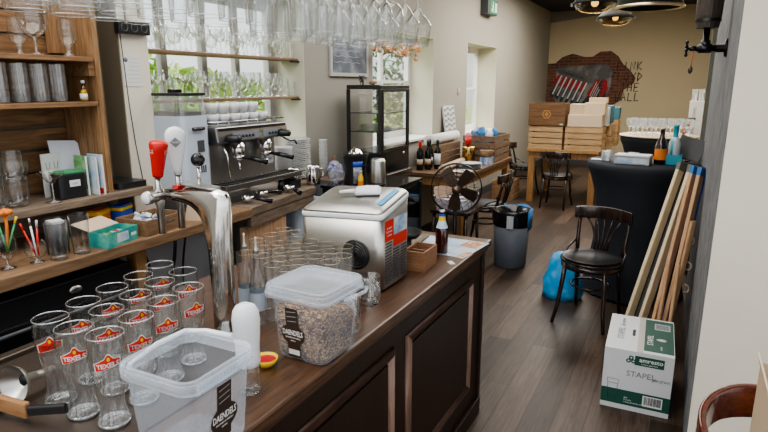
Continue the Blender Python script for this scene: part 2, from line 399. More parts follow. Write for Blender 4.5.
def text_mesh(body, size, align='CENTER', shear=0, extrude=.0002, spacing=1.0, weight=0):
    cu = bpy.data.curves.new('txt', 'FONT'); cu.body = body; cu.size = size; cu.align_x = align; cu.align_y = 'CENTER'
    cu.extrude = extrude; cu.shear = shear; cu.resolution_u = 2; cu.space_character = spacing; cu.offset = weight
    o = bpy.data.objects.new('txt', cu); C.objects.link(o)
    dg = bpy.context.evaluated_depsgraph_get(); dg.update()
    me = bpy.data.meshes.new_from_object(o.evaluated_get(dg))
    bpy.data.objects.remove(o); bpy.data.curves.remove(cu)
    return me
def text(name, body, size, mat, parent, mt, fn=None, **k):
    me = text_mesh(body, size, **k); me.name = name
    if fn:
        for v in me.vertices: v.co = fn(v.co)
    me.transform(mt)
    o = bpy.data.objects.new(name, me); C.objects.link(o); me.materials.clear(); me.materials.append(MT[mat]); o.parent = parent
    return o
T = Matrix.Translation
def Rx(a): return Matrix.Rotation(R(a), 4, 'X')
def Ry(a): return Matrix.Rotation(R(a), 4, 'Y')
def Rz(a): return Matrix.Rotation(R(a), 4, 'Z')
# text frames: on a face looking to -Y / to +X / up
def faceY(x, y, z): return T((x, y, z)) @ Rx(90)
def faceX(x, y, z): return T((x, y, z)) @ Rz(90) @ Rx(90)
def faceUp(x, y, z, rz=0): return T((x, y, z)) @ Rz(rz)
ORD = ['first', 'second', 'third', 'fourth', 'fifth', 'sixth', 'seventh', 'eighth', 'ninth', 'tenth', 'eleventh', 'twelfth', 'thirteenth', 'fourteenth', 'fifteenth', 'sixteenth', 'seventeenth', 'eighteenth', 'nineteenth', 'twentieth']

# ------------------------------------------------------------------ camera
cam_d = bpy.data.cameras.new('camera'); cam = bpy.data.objects.new('camera', cam_d); C.objects.link(cam)
cam_d.sensor_width = 36; cam_d.lens = 570/768*36; cam_d.clip_start = .05; cam_d.clip_end = 200
cam.location = (0, 0, 1.70); cam.rotation_euler = (R(90-12.95), 0, R(27.6)); SC.camera = cam
SC.cycles.transparent_max_bounces = 64
SC.cycles.max_bounces = 8
SC.cycles.caustics_reflective = False; SC.cycles.caustics_refractive = False
SC.cycles.sample_clamp_indirect = 4

# ------------------------------------------------------------------ the room
W = -2.75; WB = -3.13; CEIL = 3.2; FAR = 12.9
struct('floor', B().box(-3.2, 3, -2.5, FAR+.2, -.1, 0), 'floor')
struct('ceiling', B().box(-3.2, 3, 1.0, FAR+.2, CEIL, CEIL+.1), 'black_ceil')
# window openings: front y0,y1, back y0,y1, sill, top
WIN = [(2.24, 3.88, 2.24, 3.88, 1.02, 2.36), (5.02, 6.54, 5.02, 6.54, 1.07, 2.24), (7.74, 9.1, 7.74, 9.1, .98, 2.27)]
wl = B()
edges = [(-2.5, -2.5)] + [e for w in WIN for e in ((w[0], w[2]), (w[1], w[3]))] + [(FAR+.2, FAR+.2)]
for i in range(0, len(edges), 2):
    (f0, b0), (f1, b1) = edges[i], edges[i+1]
    wl.prism([(W, f0), (W, f1), (WB, b1), (WB, b0)], 0, CEIL)
for f0, f1, b0, b1, s, t in WIN:
    wl.prism([(W, f0), (W, f1), (WB, b1), (WB, b0)], 0, s); wl.prism([(W, f0), (W, f1), (WB, b1), (WB, b0)], t, CEIL)
struct('wall_left', wl, 'wall')
for k, (f0, f1, b0, b1, s, t) in enumerate(WIN):
    # cream painted reveals and sill, a skin on the wall
    rv = B(); e = .004
    rv.prism([(W, f1-e), (W, f1), (WB, b1), (WB, b1-e)], s, t); rv.prism([(W, f0), (W, f0+e), (WB, b0+e), (WB, b0)], s, t)
    rv.prism([(W, f0), (W, f1), (WB, b1), (WB, b0)], t-e, t)
    struct('trim_%d' % (k+1), rv, 'reveal')
    struct('trim_%d' % (k+4), B().prism([(W+.03, f0-.02), (W+.03, f1+.02), (WB+.02, b1), (WB+.02, b0)], s, s+.03), 'white', bevel=.004)
    fr = B(); x0, x1 = -3.11, -3.05; zb = s+.03
    fr.box(x0, x1, b0, b1, zb, zb+.07); fr.box(x0, x1, b0, b1, t-.09, t-.004)
    mull = {0: [2.75, 3.11, 3.45], 1: [5.80], 2: [8.45]}[k]
    for y in [b0+.035, b1-.035]: fr.box(x0, x1, y-.035, y+.035, zb+.07, t-.09)
    for y in mull: fr.box(x0+.005, x1-.005, y-.025, y+.025, zb+.07, t-.09)
    w = struct('window_%d' % (k+1), fr, 'white' if k else 'slatewood', bevel=.004)
    struct('window_pane', B().box(-3.085, -3.079, b0+.07, b1-.07, zb+.07, t-.09), 'glassplate', parent=w)
    if k: obj('window_bar', B().box(x0+.01, x1-.01, b0+.07, b1-.07, zb+.62, zb+.65), 'white', w)
struct('wall_column', B().box(W, -2.60, 2.06, 2.235, 0, CEIL), 'cream')
struct('wall_shade_skin', B().box(W, W+.003, 1.3, 2.055, 1.0, CEIL).box(W+.003, -2.603, 2.054, 2.0598, 1.0, CEIL), 'wallshade')  # thin dark skin painting the shade on the wall and column side
struct('wall_far', B().box(-2.75, 3, FAR, FAR+.2, 0, CEIL), 'yellow')
struct('trim_7', B().prism([(-2.75, 2.98), (3, 3.62), (3, 3.7), (-2.75, 3.7)], 0, .03, T((0, FAR, 0)) @ Rx(90)), 'bandgrey')
struct('wall_right', B().box(.47, .67, 5.3, FAR, 0, CEIL), 'yellow')
struct('wall_pier', B().box(.15, .85, 2.665, 5.3, 0, CEIL), 'rough')
struct('wall_front', B().box(.152, 3, 2.65, 2.664, 0, CEIL).box(.851, 3, 2.665, 2.95, 0, CEIL), 'cream')
struct('trim_8', B().box(.13, .24, 5.72, 5.86, 0, CEIL).box(.24, .47, 5.74, 5.84, 0, CEIL), 'post')
struct('baseboard_left', B().box(W, W+.015, 7.3, FAR, 0, .12), 'darkgrey')
struct('baseboard_far', B().box(W, .47, FAR-.015, FAR, 0, .12), 'darkgrey')
struct('wall_back', B().box(-3.2, -2.0, -2.6, -2.5, 0, CEIL), 'wall')
# outside
struct('lawn', B().box(-60, -3.6, -30, 60, -.5, -.4), 'lawn')
def tree(name, label, c, rx, ry, z0, z1, n, size, cat='hedge', group=None):
    b = B(); rnd = random.Random(int(c[1]*31)+n)
    for i in range(n):
        u, v, w = rnd.uniform(-1, 1), rnd.uniform(-1, 1), rnd.uniform(0, 1)
        p = Vector((c[0]+u*rx, c[1]+v*ry, z0+(z1-z0)*w*(1-.35*abs(v))))
        m = Matrix.Rotation(rnd.uniform(0, 6), 4, (rnd.uniform(-1,1), rnd.uniform(-1,1), .3)) ; s = size*rnd.uniform(.6, 1.3)
        b.quad([p + m @ Vector(q) for q in ((-s,0,0),(0,-s*.5,0),(s,0,0),(0,s*.5,0))])
    return tag(obj(name, b, 'leaf'), label, cat, group)
tree('garden_hedge', 'green hedge on the lawn outside the shelf window', (-11, 9, 0), .6, 7, -.4, 2.3, 3200, .22)
tree('climbing_shrub', 'dark leafy shrub close outside the window behind the display cabinet', (-3.95, 7.75, 0), .25, .55, -.4, 2.6, 1400, .06, 'shrub')
tree('garden_tree', 'yellow green bush outside the narrow far window', (-5.0, 11.8, 0), .4, 1.2, -.4, 2.0, 900, .09, 'bush')
bpy.data.objects['climbing_shrub'].data.materials[0] = MT['leafdark'] = mottled('ivy leaves', [(.01, .045, .012), (.03, .1, .03), (.1, .2, .07)], 3, .6)

# ------------------------------------------------------------------ bar counter
BT = .945
bar = thing('bar_counter', 'long dark brown panelled bar counter with a polished top', 'bar', (0, 0, 0))
obj('countertop', B().box(-1.66, -.80, -.25, 2.70, BT-.035, BT), 'bar_top', bar, bevel=.008)
obj('top_moulding', B().box(-.835, -.812, -.2, 2.68, BT-.06, BT-.036), 'bar_mould', bar, bevel=.008)
obj('front_board', B().box(-.87, -.835, -.2, 2.665, 0, BT-.036), 'bar_body', bar)
obj('end_board', B().box(-1.62, -.871, 2.62, 2.66, 0, BT-.036), 'bar_body', bar)
obj('corner_post', B().box(-.88, -.822, 2.64, 2.672, 0, BT-.036), 'bar_body', bar, bevel=.004)
obj('plinth', B().box(-.836, -.815, -.2, 2.66, 0, .09), 'bar_body', bar, bevel=.004)
obj('under_shelf', B().box(-1.62, -.88, -.2, 2.6, .40, .43), 'bar_body', bar)
def panel(y0, y1, z0, z1):
    p = obj('raised_panel', B().box(-.836, -.828, y0+.05, y1-.05, z0+.05, z1-.05), 'bar_body', bar)
    w = .045
    def strip(a, bq, horiz):
        b = B()
        prof = [(0, 0), (.012, .004), (.016, .014), (.020, .024), (.013, .034), (.006, w)]
        # moulding profile: (out, across)
        ring0, ring1 = [], []
        for o_, ac in [(0, 0)]+prof[1:]+[(0, w)]:
            if horiz:
                z = a if horiz > 0 else a
                ring0.append((-.836+o_, y0+ac, z-horiz*ac)); ring1.append((-.836+o_, y1-ac, z-horiz*ac))
            else:
                y = a; sgn = bq
                ring0.append((-.836+o_, y+sgn*ac, z0+ac)); ring1.append((-.836+o_, y+sgn*ac, z1-ac))
        b.loft([ring0, ring1]); return b
    obj('moulding', strip(z1, 0, 1), 'bar_mould', p); obj('moulding', strip(z0, 0, -1), 'bar_mould', p)
    obj('moulding', strip(y0, 1, 0), 'mouldpink', p); obj('moulding', strip(y1, -1, 0), 'mouldpink', p)
panel(1.765, 2.51, .20, .80); panel(.75, 1.665, .20, .80); panel(-.18, .60, .20, .80)

# ------------------------------------------------------------------ back counter
CT = 1.0
bc = thing('back_counter', 'rough timber back counter along the window wall', 'counter')
obj('worktop', B().box(W, -2.18, .2, 2.52, CT-.055, CT), 'counter', bc, bevel=.006)
obj('worktop', B().prism([(W, 2.523), (-2.2, 2.523), (-2.27, 3.30), (W, 3.80)], CT-.055, CT), 'ledge', bc, bevel=.006)
obj('edge_rail', B().prism([(-2.235, 2.53), (-2.205, 2.53), (-2.275, 3.28), (-2.305, 3.28)], CT-.12, CT-.056), 'ledge', bc)
obj('support_panel', B().box(-2.27, -2.24, 2.50, 2.63, 0, CT-.121).box(-2.272, -2.243, 2.634, 2.77, 0, CT-.121).box(-2.285, -2.25, 2.774, 2.92, 0, CT-.121), 'plankpanel', bc)
obj('back_panel', B().box(-2.46, -2.44, 1.81, 2.49, 0, CT-.056), 'boxwhite', bc)
obj('post', B().box(-2.29, -2.23, 1.74, 1.80, 0, CT-.056), 'tablewood', bc)
lg = thing('raised_ledge', 'raised plank ledge running along the back of the back counter', 'ledge')
obj('support', B().box(-2.62, -2.58, 1.9, 1.94, CT, 1.154), 'ledge', lg)
obj('plank', B().box(W+.01, -2.41, .6, 2.03, 1.155, 1.19), 'ledge', lg, bevel=.004)
obj('support', B().box(-2.62, -2.58, .7, .74, CT, 1.154), 'ledge', lg)
obj('back_board', B().box(W+.01, W+.03, .6, 2.03, CT, 1.154), 'ledge', lg)
fr = thing('bottle_cooler', 'black under-counter bottle cooler with small oval badge', 'cooler', (-2.22, 1.0, 0))
obj('cabinet', B().box(-.5, 0, -.7, .70, .02, .90), 'black', fr, bevel=.006)
for k, y in enumerate((-.69, .01)):
    d = obj('door', B().box(.001, .03, y, y+.68, .06, .80), 'blackgl', fr, bevel=.004)
    obj('handle', B().tube([(.035, y+.04, .78), (.05, y+.04, .78), (.05, y+.62, .78), (.035, y+.62, .78)], .008), 'darkgrey', d)
obj('badge', B().lathe([(0, 0), (.028, 0), (.028, .004), (0, .004)], 20, T((.001, .42, .855)) @ Ry(90) @ Matrix.Diagonal((.6, 1, 1, 1))), 'dullchrome', fr)
gw = thing('glass_washer', 'pale grey appliance under the far end of the back counter', 'appliance', (-2.31, 3.14, 0))
obj('housing', B().rbox(-.42, 0, -.02, .30, .02, .90, .04), 'paleblue', gw)
obj('door_seam', B().box(.001, .006, .05, .25, .15, .17), 'midgrey', gw)
for k in range(4):
    y = 1.86+k*.17; x = -2.35-.01*k
    pts = [(x+.03*math.sin(t*5+k), y+.05*math.sin(t*3.2+k*2), CT-.06-t*.75) for t in [i/12 for i in range(13)]]
    pts = pts + [(x, y, .012)]
    tag(obj('power_cable', B().tube(pts, .009 if k < 2 else .006, 6), 'black'), ['thick black cable hanging under the counter beside the cooler', 'black cable second from the cooler, under the counter', 'thin black cable third from the cooler, against the pale panel', 'thin black cable nearest the plank panel under the counter'][k], 'cable', 'cables under the counter')

# ------------------------------------------------------------------ glasses
def lathe_glass(name, prof, mat='glass', n=20, fn=None):
    return obj(name, B().lathe(prof, n, fn=fn), mat)
def texel_prof():
    P = [(0, 0), (.036, .0), (.038, .006), (.036, .016), (.030, .032), (.0265, .05), (.0265, .07), (.030, .095), (.035, .12), (.041, .15), (.0445, .175), (.0455, .195), (.045, .21), (.043, .23)]
    return P
def flute(r, z, a):
    if z < .004 or z > .135: return r
    k = min(1, (.135-z)/.05)
    return r*(1+.07*k*math.cos(11*a+z*30))
def tex_r(z):
    P = texel_prof()
    for (r0, z0), (r1, z1) in zip(P[1:], P[2:]):
        if z0 <= z <= z1: return r0+(r1-r0)*(z-z0)/(z1-z0+1e-9)
    return .044
def wrap(zc, off):
    def f(co):
        z = zc+co.y; r = tex_r(z)+off; a = co.x/.0455
        return Vector((r*math.sin(a), -r*math.cos(a), z))
    return f
def strip_badge(scale):
    b = B(); n = 22; rows = 5
    def top(u): return .0125+.0045*math.cos(u*PI)+ (.011 if abs(u-.12) < .3 else 0)*max(0, math.cos((u-.12)/.3*PI/2)) 
    def bot(u): return -.0135+.003*u
    vs = []
    for i in range(n+1):
        u = -1+2*i/n; x = u*.0345*scale
        t = top(u)*scale; q = bot(u)*scale
        sk = .004*u
        vs.append([b.bm.verts.new(Vector((x, q+(t-q)*j/rows+sk, 0))) for j in range(rows+1)])
    for a, c in zip(vs, vs[1:]):
        for j in range(rows): b.bm.faces.new((a[j], c[j], c[j+1], a[j+1])).smooth = True
    return b
def make_texel():
    t = thing('beer_glass', '', 'glass')
    P = texel_prof()
    k0 = [q for q in P if q[1] <= .121]; k1 = [q for q in P if q[1] >= .119]
    obj('bowl', B().lathe(k1, 90, fn=flute), 'glass', t)
    lo = []
    for (r0, z0), (r1, z1) in zip(k0[1:], k0[2:]): lo += [(r0, z0), ((r0+r1)/2, (z0+z1)/2)]
    obj('ribbed_base', B().lathe([k0[0]]+lo+[k0[-1]], 108, fn=flute), 'glassrib', t)
    obj('foot', B().lathe([(.030, .001), (.0375, .002), (.0385, .006), (.037, .009), (.0325, .007)], 40), 'glassrim', t)
    t.scale = (.92, .92, .94)
    obj('rim', B().lathe([(.0425, .229), (.0436, .2305), (.0425, .232), (.0415, .2305), (.0425, .229)], 32), 'glassrim', t)
    b = strip_badge(.93); f = wrap(.172, .0006)
    for v in b.bm.verts: v.co = f(v.co)
    obj('badge_border', b, 'white', t)
    b = strip_badge(.84); f = wrap(.172, .0011)
    for v in b.bm.verts: v.co = f(v.co)
    bd = obj('badge', b, 'redpaper', t); bd['label'] = 'red badge reading TEXELS'
    f = wrap(.172, .0026)
    text('lettering', 'TEXELS', .0165, 'white', bd, Matrix.Identity(4), fn=lambda co: f(Vector((co.x*1.0+.001, co.y-.003+.1*co.x, 0))), weight=.0006, spacing=.92)
    b = B(); g = bmesh.ops.create_circle(b.bm, cap_ends=True, radius=.005, segments=12)
    for v in b.bm.verts: v.co = f(Vector((v.co.x*.7+.0035, v.co.y+.013, 0)))
    obj('emblem', b, 'yellowp', bd)
    return t
tex = make_texel()
TEX = [(-1.285,.745),(-1.187,.735),(-1.093,.745), (-1.31,.85),(-1.212,.842),(-1.112,.845), (-1.335,.955),(-1.235,.948),(-1.135,.95), (-1.355,1.06),(-1.258,1.05),(-1.155,1.055), (-1.385,1.165), (-1.272,1.150),]
rown = ['front row', 'second row', 'third row', 'fourth row', 'back row']
poscol = ['left', 'middle', 'right']
for i, (x, y) in enumerate(TEX):
    x += .012; y = .745+(y-.745)*.97
    lab = 'red-badged twisted beer glass, %s of the %s on the drip tray' % (poscol[i % 3] if i < 12 else ['left', 'right'][i-12], rown[i//3])
    rz = R(math.degrees(math.atan2(-x, y))*1.0) * -1 + R(random.uniform(-14, 14))
    rz = math.atan2(x, y)*-1*0 + R([44, 48, 52, 42, 50, 58, 46, 62, 54, 52, 56, 66, 54, 62][i])
    if i == 0: o = tex; o.location = (x, y, BT+.0065); o.rotation_euler = (0, 0, rz); o['label'] = lab; o['group'] = 'red-badged beer glasses on the drip tray'
    else: dup(tex, (x, y, BT+.0065), rz, lab)
# drip tray
dt = thing('drip_tray', 'dark metal drip tray under the beer glasses', 'tray', (0, 0, BT))
obj('tray_floor', B().box(-1.60, -.995, .60, 1.195, .001, .006), 'grille', dt)
obj('tray_rim', B().box(-1.635, -1.60, .56, 1.195, .001, .02).box(-1.60, -.995, .56, .60, .001, .014), 'grille', dt, bevel=.004)
# funnel
fn = thing('steel_funnel', 'small steel funnel lying on its side by the beer glasses', 'funnel', (-1.365, .715, BT+.053), R(100))
fm = Ry(-82)
obj('cone', B().lathe([(.046, .03), (.046, .026), (.036, .012), (.02, .0), (.011, -.004), (.0095, -.03), (.012, -.03), (.013, -.002), (.022, .002), (.038, .016), (.047, .030)], 28, fm), 'steel', fn)
obj('spout', B().lathe([(.011, -.03), (.009, -.085), (.007, -.085), (.009, -.03)], 16, fm), 'steel', fn)
obj('throat', B().lathe([(0, .003), (.013, .003), (.013, .002), (0, .002)], 16, fm), 'black', fn)
sp = thing('foam_scraper', 'wooden-handled scraper with black tip at the near tray edge', 'scraper', (-1.315, .655, BT+.034), R(6))
m_, L_ = bar_mt((-.17, -.005, 0), (.06, -.005, 0))
obj('handle', B().box(-.008, .008, -.019, .019, 0, L_, m_), 'handlewood', sp, bevel=.004)
m_, L_ = bar_mt((.062, -.005, 0), (.15, .02, .012))
obj('tip', B().rbox(-.006, .006, -.012, .012, 0, L_, .005, 3, m_), 'black', sp)

# ------------------------------------------------------------------ buckets
def sq(h, r, z, n=5, ox=0, oy=0):
    pts = []
    for sx, sy, a0 in ((1,1,0),(-1,1,90),(-1,-1,180),(1,-1,270)):
        for i in range(n+1):
            a = R(a0+90*i/n); pts.append((ox+sx*(h-r)+r*math.cos(a), oy+sy*(h-r)+r*math.sin(a), z))
    return pts
def bucket(loc, rz, label, lid, H=.205, flip=False):
    t = thing('plastic_bucket', label, 'bucket', loc, rz, 'square translucent snack buckets on the bar')
    obj('tub', B().loft([sq(.078, .025, .002), sq(.082, .025, .008), sq(.094, .028, H-.03)], True, False), 'bucket', t)
    obj('collar', B().loft([sq(.095, .03, H-.030), sq(.103, .032, H-.030), sq(.104, .032, H-.010), sq(.101, .031, H-.006), sq(.098, .03, H-.010)], False, False), 'rimpl', t)
    if not lid:
        obj('rim', B().loft([sq(.099, .03, H-.010), sq(.103, .032, H-.004), sq(.101, .031, H), sq(.094, .028, H-.002), sq(.0935, .028, H-.03)], False, False), 'rimpl', t)
        tb = B()
        for k in range(18):
            y = -.08+.16*k/17
            tb.box(.1035, .1065, y-.003, y+.003, H-.03, H-.008)
        obj('ribs', tb, 'rimpl', t)
    else:
        l = obj('lid', B().loft([sq(.107, .033, H-.022), sq(.108, .034, H-.004), sq(.104, .033, H+.004), sq(.096, .03, H+.004), sq(.093, .028, H-.003), sq(.04, .02, H-.003)], False, True), 'lidpl', t)
        obj('lid_flange', B().loft([sq(.107, .033, H-.03), sq(.110, .034, H-.03), sq(.110, .034, H-.018), sq(.107, .033, H-.018)], False, False), 'rimpl', l)
    # handle
    return t
b1 = bucket((-.877, .787, BT), R(1), 'open empty square plastic bucket nearest the camera on the bar', False)
H = .205
obj('handle', B().tube([(-.108, -.06, H-.028), (-.118, -.05, H-.03), (-.114, .02, H-.012), (-.10, .09, H-.006), (-.05, .106, H-.002), (.03, .104, H+.002)], .006), 'whitegl', b1)
b2 = bucket((-.885, 1.27, BT), R(-2), 'lidded square plastic bucket half full of granola on the bar', True, .215)
obj('handle', B().tube([(.113, -.02, .185), (.118, 0, .183), (.118, .08, .177), (.113, .1, .18), (.06, .117, .175), (-.06, .117, .175), (-.113, .09, .18)], .0055), 'rimpl', b2)
def daendels(par, x, z, s, ymt):
    lb = obj('label_strip', B().quad([ymt @ Vector(p) for p in ((-.021*s, -.075*s, 0), (.021*s, -.075*s, 0), (.021*s, .075*s, 0), (-.021*s, .075*s, 0))]), 'brownlabel', par)
    lb['label'] = 'dark brown label reading DAENDELS'
    b = B(); g = bmesh.ops.create_circle(b.bm, cap_ends=True, radius=1, segments=28)
    for v in b.bm.verts: v.co = ymt @ Vector((v.co.x*.040*s, v.co.y*.031*s-.004, .0006))
    obj('oval_label', b, 'brownlabel', lb)
    text('lettering', 'DAENDELS', .0165*s, 'white', lb, ymt @ T((0, .001, .0012)), weight=.0003, spacing=1.0, fn=lambda co: Vector((co.x*.86, co.y*1.35, co.z)))
    text('lettering', 'GRANEN & MUESLI', .0062*s, 'white', lb, ymt @ T((0, -.0135, .0012)))
    text('lettering', 'BISTRO', .005*s, 'white', lb, ymt @ T((0, -.023, .0012)))
    for k in range(3):
        b = B()
        for z0 in (.062-.014*k,):
            b.quad([ymt @ Vector((xx, zz, .0008)) for xx, zz in ((-.016*s, z0*s), (.016*s, (z0+.004)*s), (.016*s, (z0+.0055)*s), (-.016*s, (z0+.0015)*s))])
        obj('label_line', b, 'lightgrey', lb)
    obj('label_plate', B().quad([ymt @ Vector((xx*s, zz*s, .0008)) for xx, zz in ((-.019, -.066), (.019, -.066), (.019, -.05), (-.019, -.05))]), 'offwhite', lb)
# labels sit on the sloping sides
sl = math.degrees(math.atan(.012/.157))
daendels(b2, 0, 0, 1.0, T((-.014, -.0897, .085)) @ Rx(90+sl))
daendels(b1, 0, 0, 1.0, T((.0897, .0, .085)) @ Rz(90) @ Rx(90+sl))
gb = B(); rings = []
rnd = random.Random(3)
gl = [sq(.075, .024, .006), sq(.079, .024, .02), sq(.086, .026, .10), ]
gl.append([(x, y, z+.028+.03*(-y/.09)*.5+.02*(x/.09)*-.4) for x, y, z in sq(.0868, .026, .105)])
for k in (.8, .55, .3, .1):
    gl.append([(x, y, z+.034+.012*(1-k)+rnd.uniform(-.004, .004)+.015*(-y/.09)) for x, y, z in sq(.0868*k, .026*k, .107)])
gb.loft(gl, True, True)
tag(obj('granola', gb, 'granola', loc=(-.885, 1.27, BT), rot=(0, 0, R(-2))), 'brown granola filling the lower half of the lidded bucket', 'granola', kind='stuff')
for o in bpy.data.objects['granola'],: pass

# soap-like bottle: white topped shaker behind the open bucket
wb = thing('pump_bottle', 'tall white-topped clear bottle between the two plastic buckets', 'bottle', (-.905, 1.0, BT), R(40))
obj('reservoir', B().lathe([(0, .002), (.028, .002), (.031, .008), (.031, .06), (.028, .085), (.024, .09)], 24), 'water', wb)
obj('white_body', B().loft([[(.03*sx*math.cos(a)*k, .024*math.sin(a)*k+oy, z) for a in [2*PI*i/24 for i in range(24)]] for z, k, sx, oy in ((.072, .93, 1, 0), (.085, 1.02, 1, 0), (.12, .98, 1.0, -.002), (.16, 1.0, 1.08, -.006), (.20, 1.0, 1.14, -.008), (.222, .92, 1.12, -.008), (.235, .7, 1.1, -.008), (.241, .3, 1.1, -.008))]), 'whitegl', wb)
yb = thing('sauce_bowl', 'tiny yellow bowl of red sauce beside the granola bucket', 'bowl', (-.985, 1.135, BT))
yb.location = (-.955, 1.125, BT)
obj('bowl', B().lathe([(0, 0), (.018, .001), (.03, .014), (.034, .026), (.032, .026), (.027, .016), (.016, .006), (0, .005)], 24), 'yellowp', yb)
obj('sauce', B().lathe([(.0285, .019), (0, .0195)], 24), 'chickenred', yb)

# ------------------------------------------------------------------ beer tap tower
tp = thing('beer_tower', 'chrome swan-neck beer tower with two taps', 'tower', (0, 0, 0))
tx, ty = -1.205, 1.24
OUT = [(.036,.951),(.036,1.1),(.038,1.25),(.044,1.33),(.046,1.372),(.036,1.392),(.012,1.400),(-.03,1.402),(-.09,1.400),(-.15,1.392),(-.205,1.384)]
INN = [(-.036,.951),(-.036,1.1),(-.040,1.2),(-.048,1.25),(-.058,1.285),(-.070,1.308),(-.085,1.323),(-.105,1.335),(-.125,1.342),(-.155,1.346),(-.205,1.346)]
loops = []
for (ox, oz), (nx, nz) in zip(OUT, INN):
    mx_, mz_ = (ox+nx)/2, (oz+nz)/2; hx, hz = (ox-nx)/2, (oz-nz)/2; wy = .034 if mz_ < 1.3 else .030
    loops.append([(tx+mx_+hx*math.cos(a), ty+.012*max(0, -mx_/.19)+wy*math.sin(a), mz_+hz*math.cos(a)) for a in [2*PI*q/28 for q in range(28)]])
obj('neck', B().loft(loops), 'chrome', tp)
obj('base_flange', B().lathe([(0, .0005), (.043, .0005), (.043, .008), (.040, .012), (0, .012)], 24, T((tx, ty+.002, BT+.0005))), 'chrome', tp)
obj('top_plate', B().rbox(-.085, .06, -.024, .024, 0, .007, .02, 4, T((tx-.06, ty+.004, 1.3995)) @ Ry(3)), 'dullchrome', tp, bevel=.003)
obj('crossbar', B().lathe([(0, 0), (.021, 0), (.021, .012), (.018, .016), (.018, .21), (0, .21)], 20, T((-1.42, 1.165, 1.366)) @ Rx(-90)), 'dullchrome', tp)
obj('end_cap', B().lathe([(0, -.006), (.017, -.005), (.019, 0), (0, 0)], 20, T((-1.42, 1.165, 1.366)) @ Rx(-90)), 'whitegl', tp)
for k, (y, nm, mt_) in enumerate(((1.215, 'red', 'red'), (1.295, 'white', 'whitegl'))):
    v = obj('tap', B().lathe([(0, 1.245), (.011, 1.245), (.011, 1.33), (.015, 1.34), (.015, 1.385), (.009, 1.39), (.009, 1.43), (0, 1.43)], 14, T((-1.42, y, 0))), 'dullchrome', tp)
    if nm == 'red':
        h = obj('tap_handle', B().lathe([(0, 0), (.015, 0), (.017, .01), (.026, .085), (.028, .10), (.026, .108), (.02, .111), (0, .111)], 20, T((-1.42, y, 1.425))), 'red', v)
        h['label'] = 'red tap handle lettered TEXELS'
        h.matrix_basis = T((-1.42, y, 1.425)) @ Ry(9) @ T((1.42, -y, -1.425))
        for a0 in (150, -52):
            text('lettering', 'TEXELS', .019, 'white', h, T((-1.42, y, 1.425)), fn=lambda co, a0=a0: Vector((.0262*math.sin(co.x/.026+R(a0)), -.0262*math.cos(co.x/.026+R(a0)), .082+co.y)), weight=.0004)
    else:
        h = obj('tap_handle', B().loft([[(-1.42+kx*math.cos(a), y+ky*math.sin(a), 1.42+z) for a in [2*PI*i/20 for i in range(20)]] for z, kx, ky in ((0, .012, .012), (.02, .013, .012), (.06, .022, .016), (.10, .031, .02), (.125, .032, .021), (.14, .027, .019), (.15, .016, .012), (.153, .004, .004))]), 'whitegl', v)
        h['label'] = 'white paddle tap handle with a diamond emblem'
        h.matrix_basis = T((-1.42, y, 0)) @ Rz(48) @ T((1.42, -y, 0))
        e = obj('emblem', B().prism([(-.017, 0), (0, -.016), (.017, 0), (0, .016)], 0, .001, T((-1.42, y-.0205, 1.525)) @ Rx(90)), 'inkgrey', h)
        text('lettering', 'TEXELS', .008, 'white', e, T((-1.42, y-.0218, 1.525)) @ Rx(90))
lv = obj('lever', B().tube([(tx-.078, ty+.01, 1.405), (tx-.078, ty+.01, 1.46)], .006, 10), 'chrome', tp)
obj('lever_knob', B().ball((tx-.078, ty+.01, 1.482), .021, 3), 'blackgl', lv)
obj('red_light', B().box(tx-.175, tx-.15, ty-.008, ty+.02, 1.389, 1.399), 'red', tp)

# ------------------------------------------------------------------ clear bottles and gold rim glasses
bot = thing('clear_bottle', 'slim clear spirit bottle with steel pourer tucked beside the beer tower', 'bottle', (-1.16, 1.345, BT))
obj('glass_body', B().lathe([(0, .002), (.024, .002), (.026, .008), (.026, .13), (.022, .16), (.011, .19), (.0105, .23), (.012, .235), (0, .235)], 20), 'glassdark', bot)
obj('label_wrap', B().lathe([(.0265, .05), (.0265, .11)], 20), 'paleblue', bot)
obj('pourer', B().lathe([(0, .236), (.009, .236), (.009, .25), (.004, .258), (.003, .29), (0, .29)], 12), 'dullchrome', bot)
dup(bot, (-1.225, 1.365, BT), 1, 'second slim clear bottle with steel pourer, behind the beer tower')
rg = thing('rimmed_tumbler', '', 'glass')
obj('glass_body', B().lathe([(0, .002), (.029, .002), (.031, .008), (.033, .19)], 20), 'tumbler', rg)
obj('gold_rim', B().lathe([(.0330, .1895), (.03335, .1902), (.0330, .1909), (.0327, .1902), (.0330, .1895)], 20), 'gold', rg)
spots = []
for j, y in enumerate((1.455, 1.53, 1.605, 1.68)):
    for i, x in enumerate((-1.30, -1.225, -1.15, -1.075)):
        spots.append((x+.012*j-.0, y, i, j))
spots += [(-1.065, 1.425-.045, 3, -1), (-1.13, 1.405+.0-.01, 2, -1)]
spots = [s for s in spots if not (s[2] == 3 and s[3] == 0 and False)]
extra = [(-1.37, 1.60, 'l'), (-1.375, 1.69, 'l'), (-1.385, 1.78, 'l'), (-1.315, 1.765, 'l'), (-.985, 1.50, 'r'), (-.985, 1.58, 'r')]
rn = ['nearest', 'second', 'third', 'rearmost']; cn = ['far-left', 'centre-left', 'centre-right', 'far-right']
first = True
def put_rim(x, y, lab):
    global first
    if first:
        rg.location = (x, y, BT); rg['label'] = lab; rg['group'] = 'gold-rimmed glasses by the ice maker'; first = False
    else: dup(rg, (x, y, BT), 0, lab)
for x, y, i, j in spots:
    if j < 0: lab = 'gold-rimmed straight glass %s of the pair right behind the granola bucket' % ('right' if i == 3 else 'left')
    else: lab = 'gold-rimmed straight glass, %s column of the %s row before the ice maker' % (cn[i], rn[j])
    put_rim(x, y, lab)
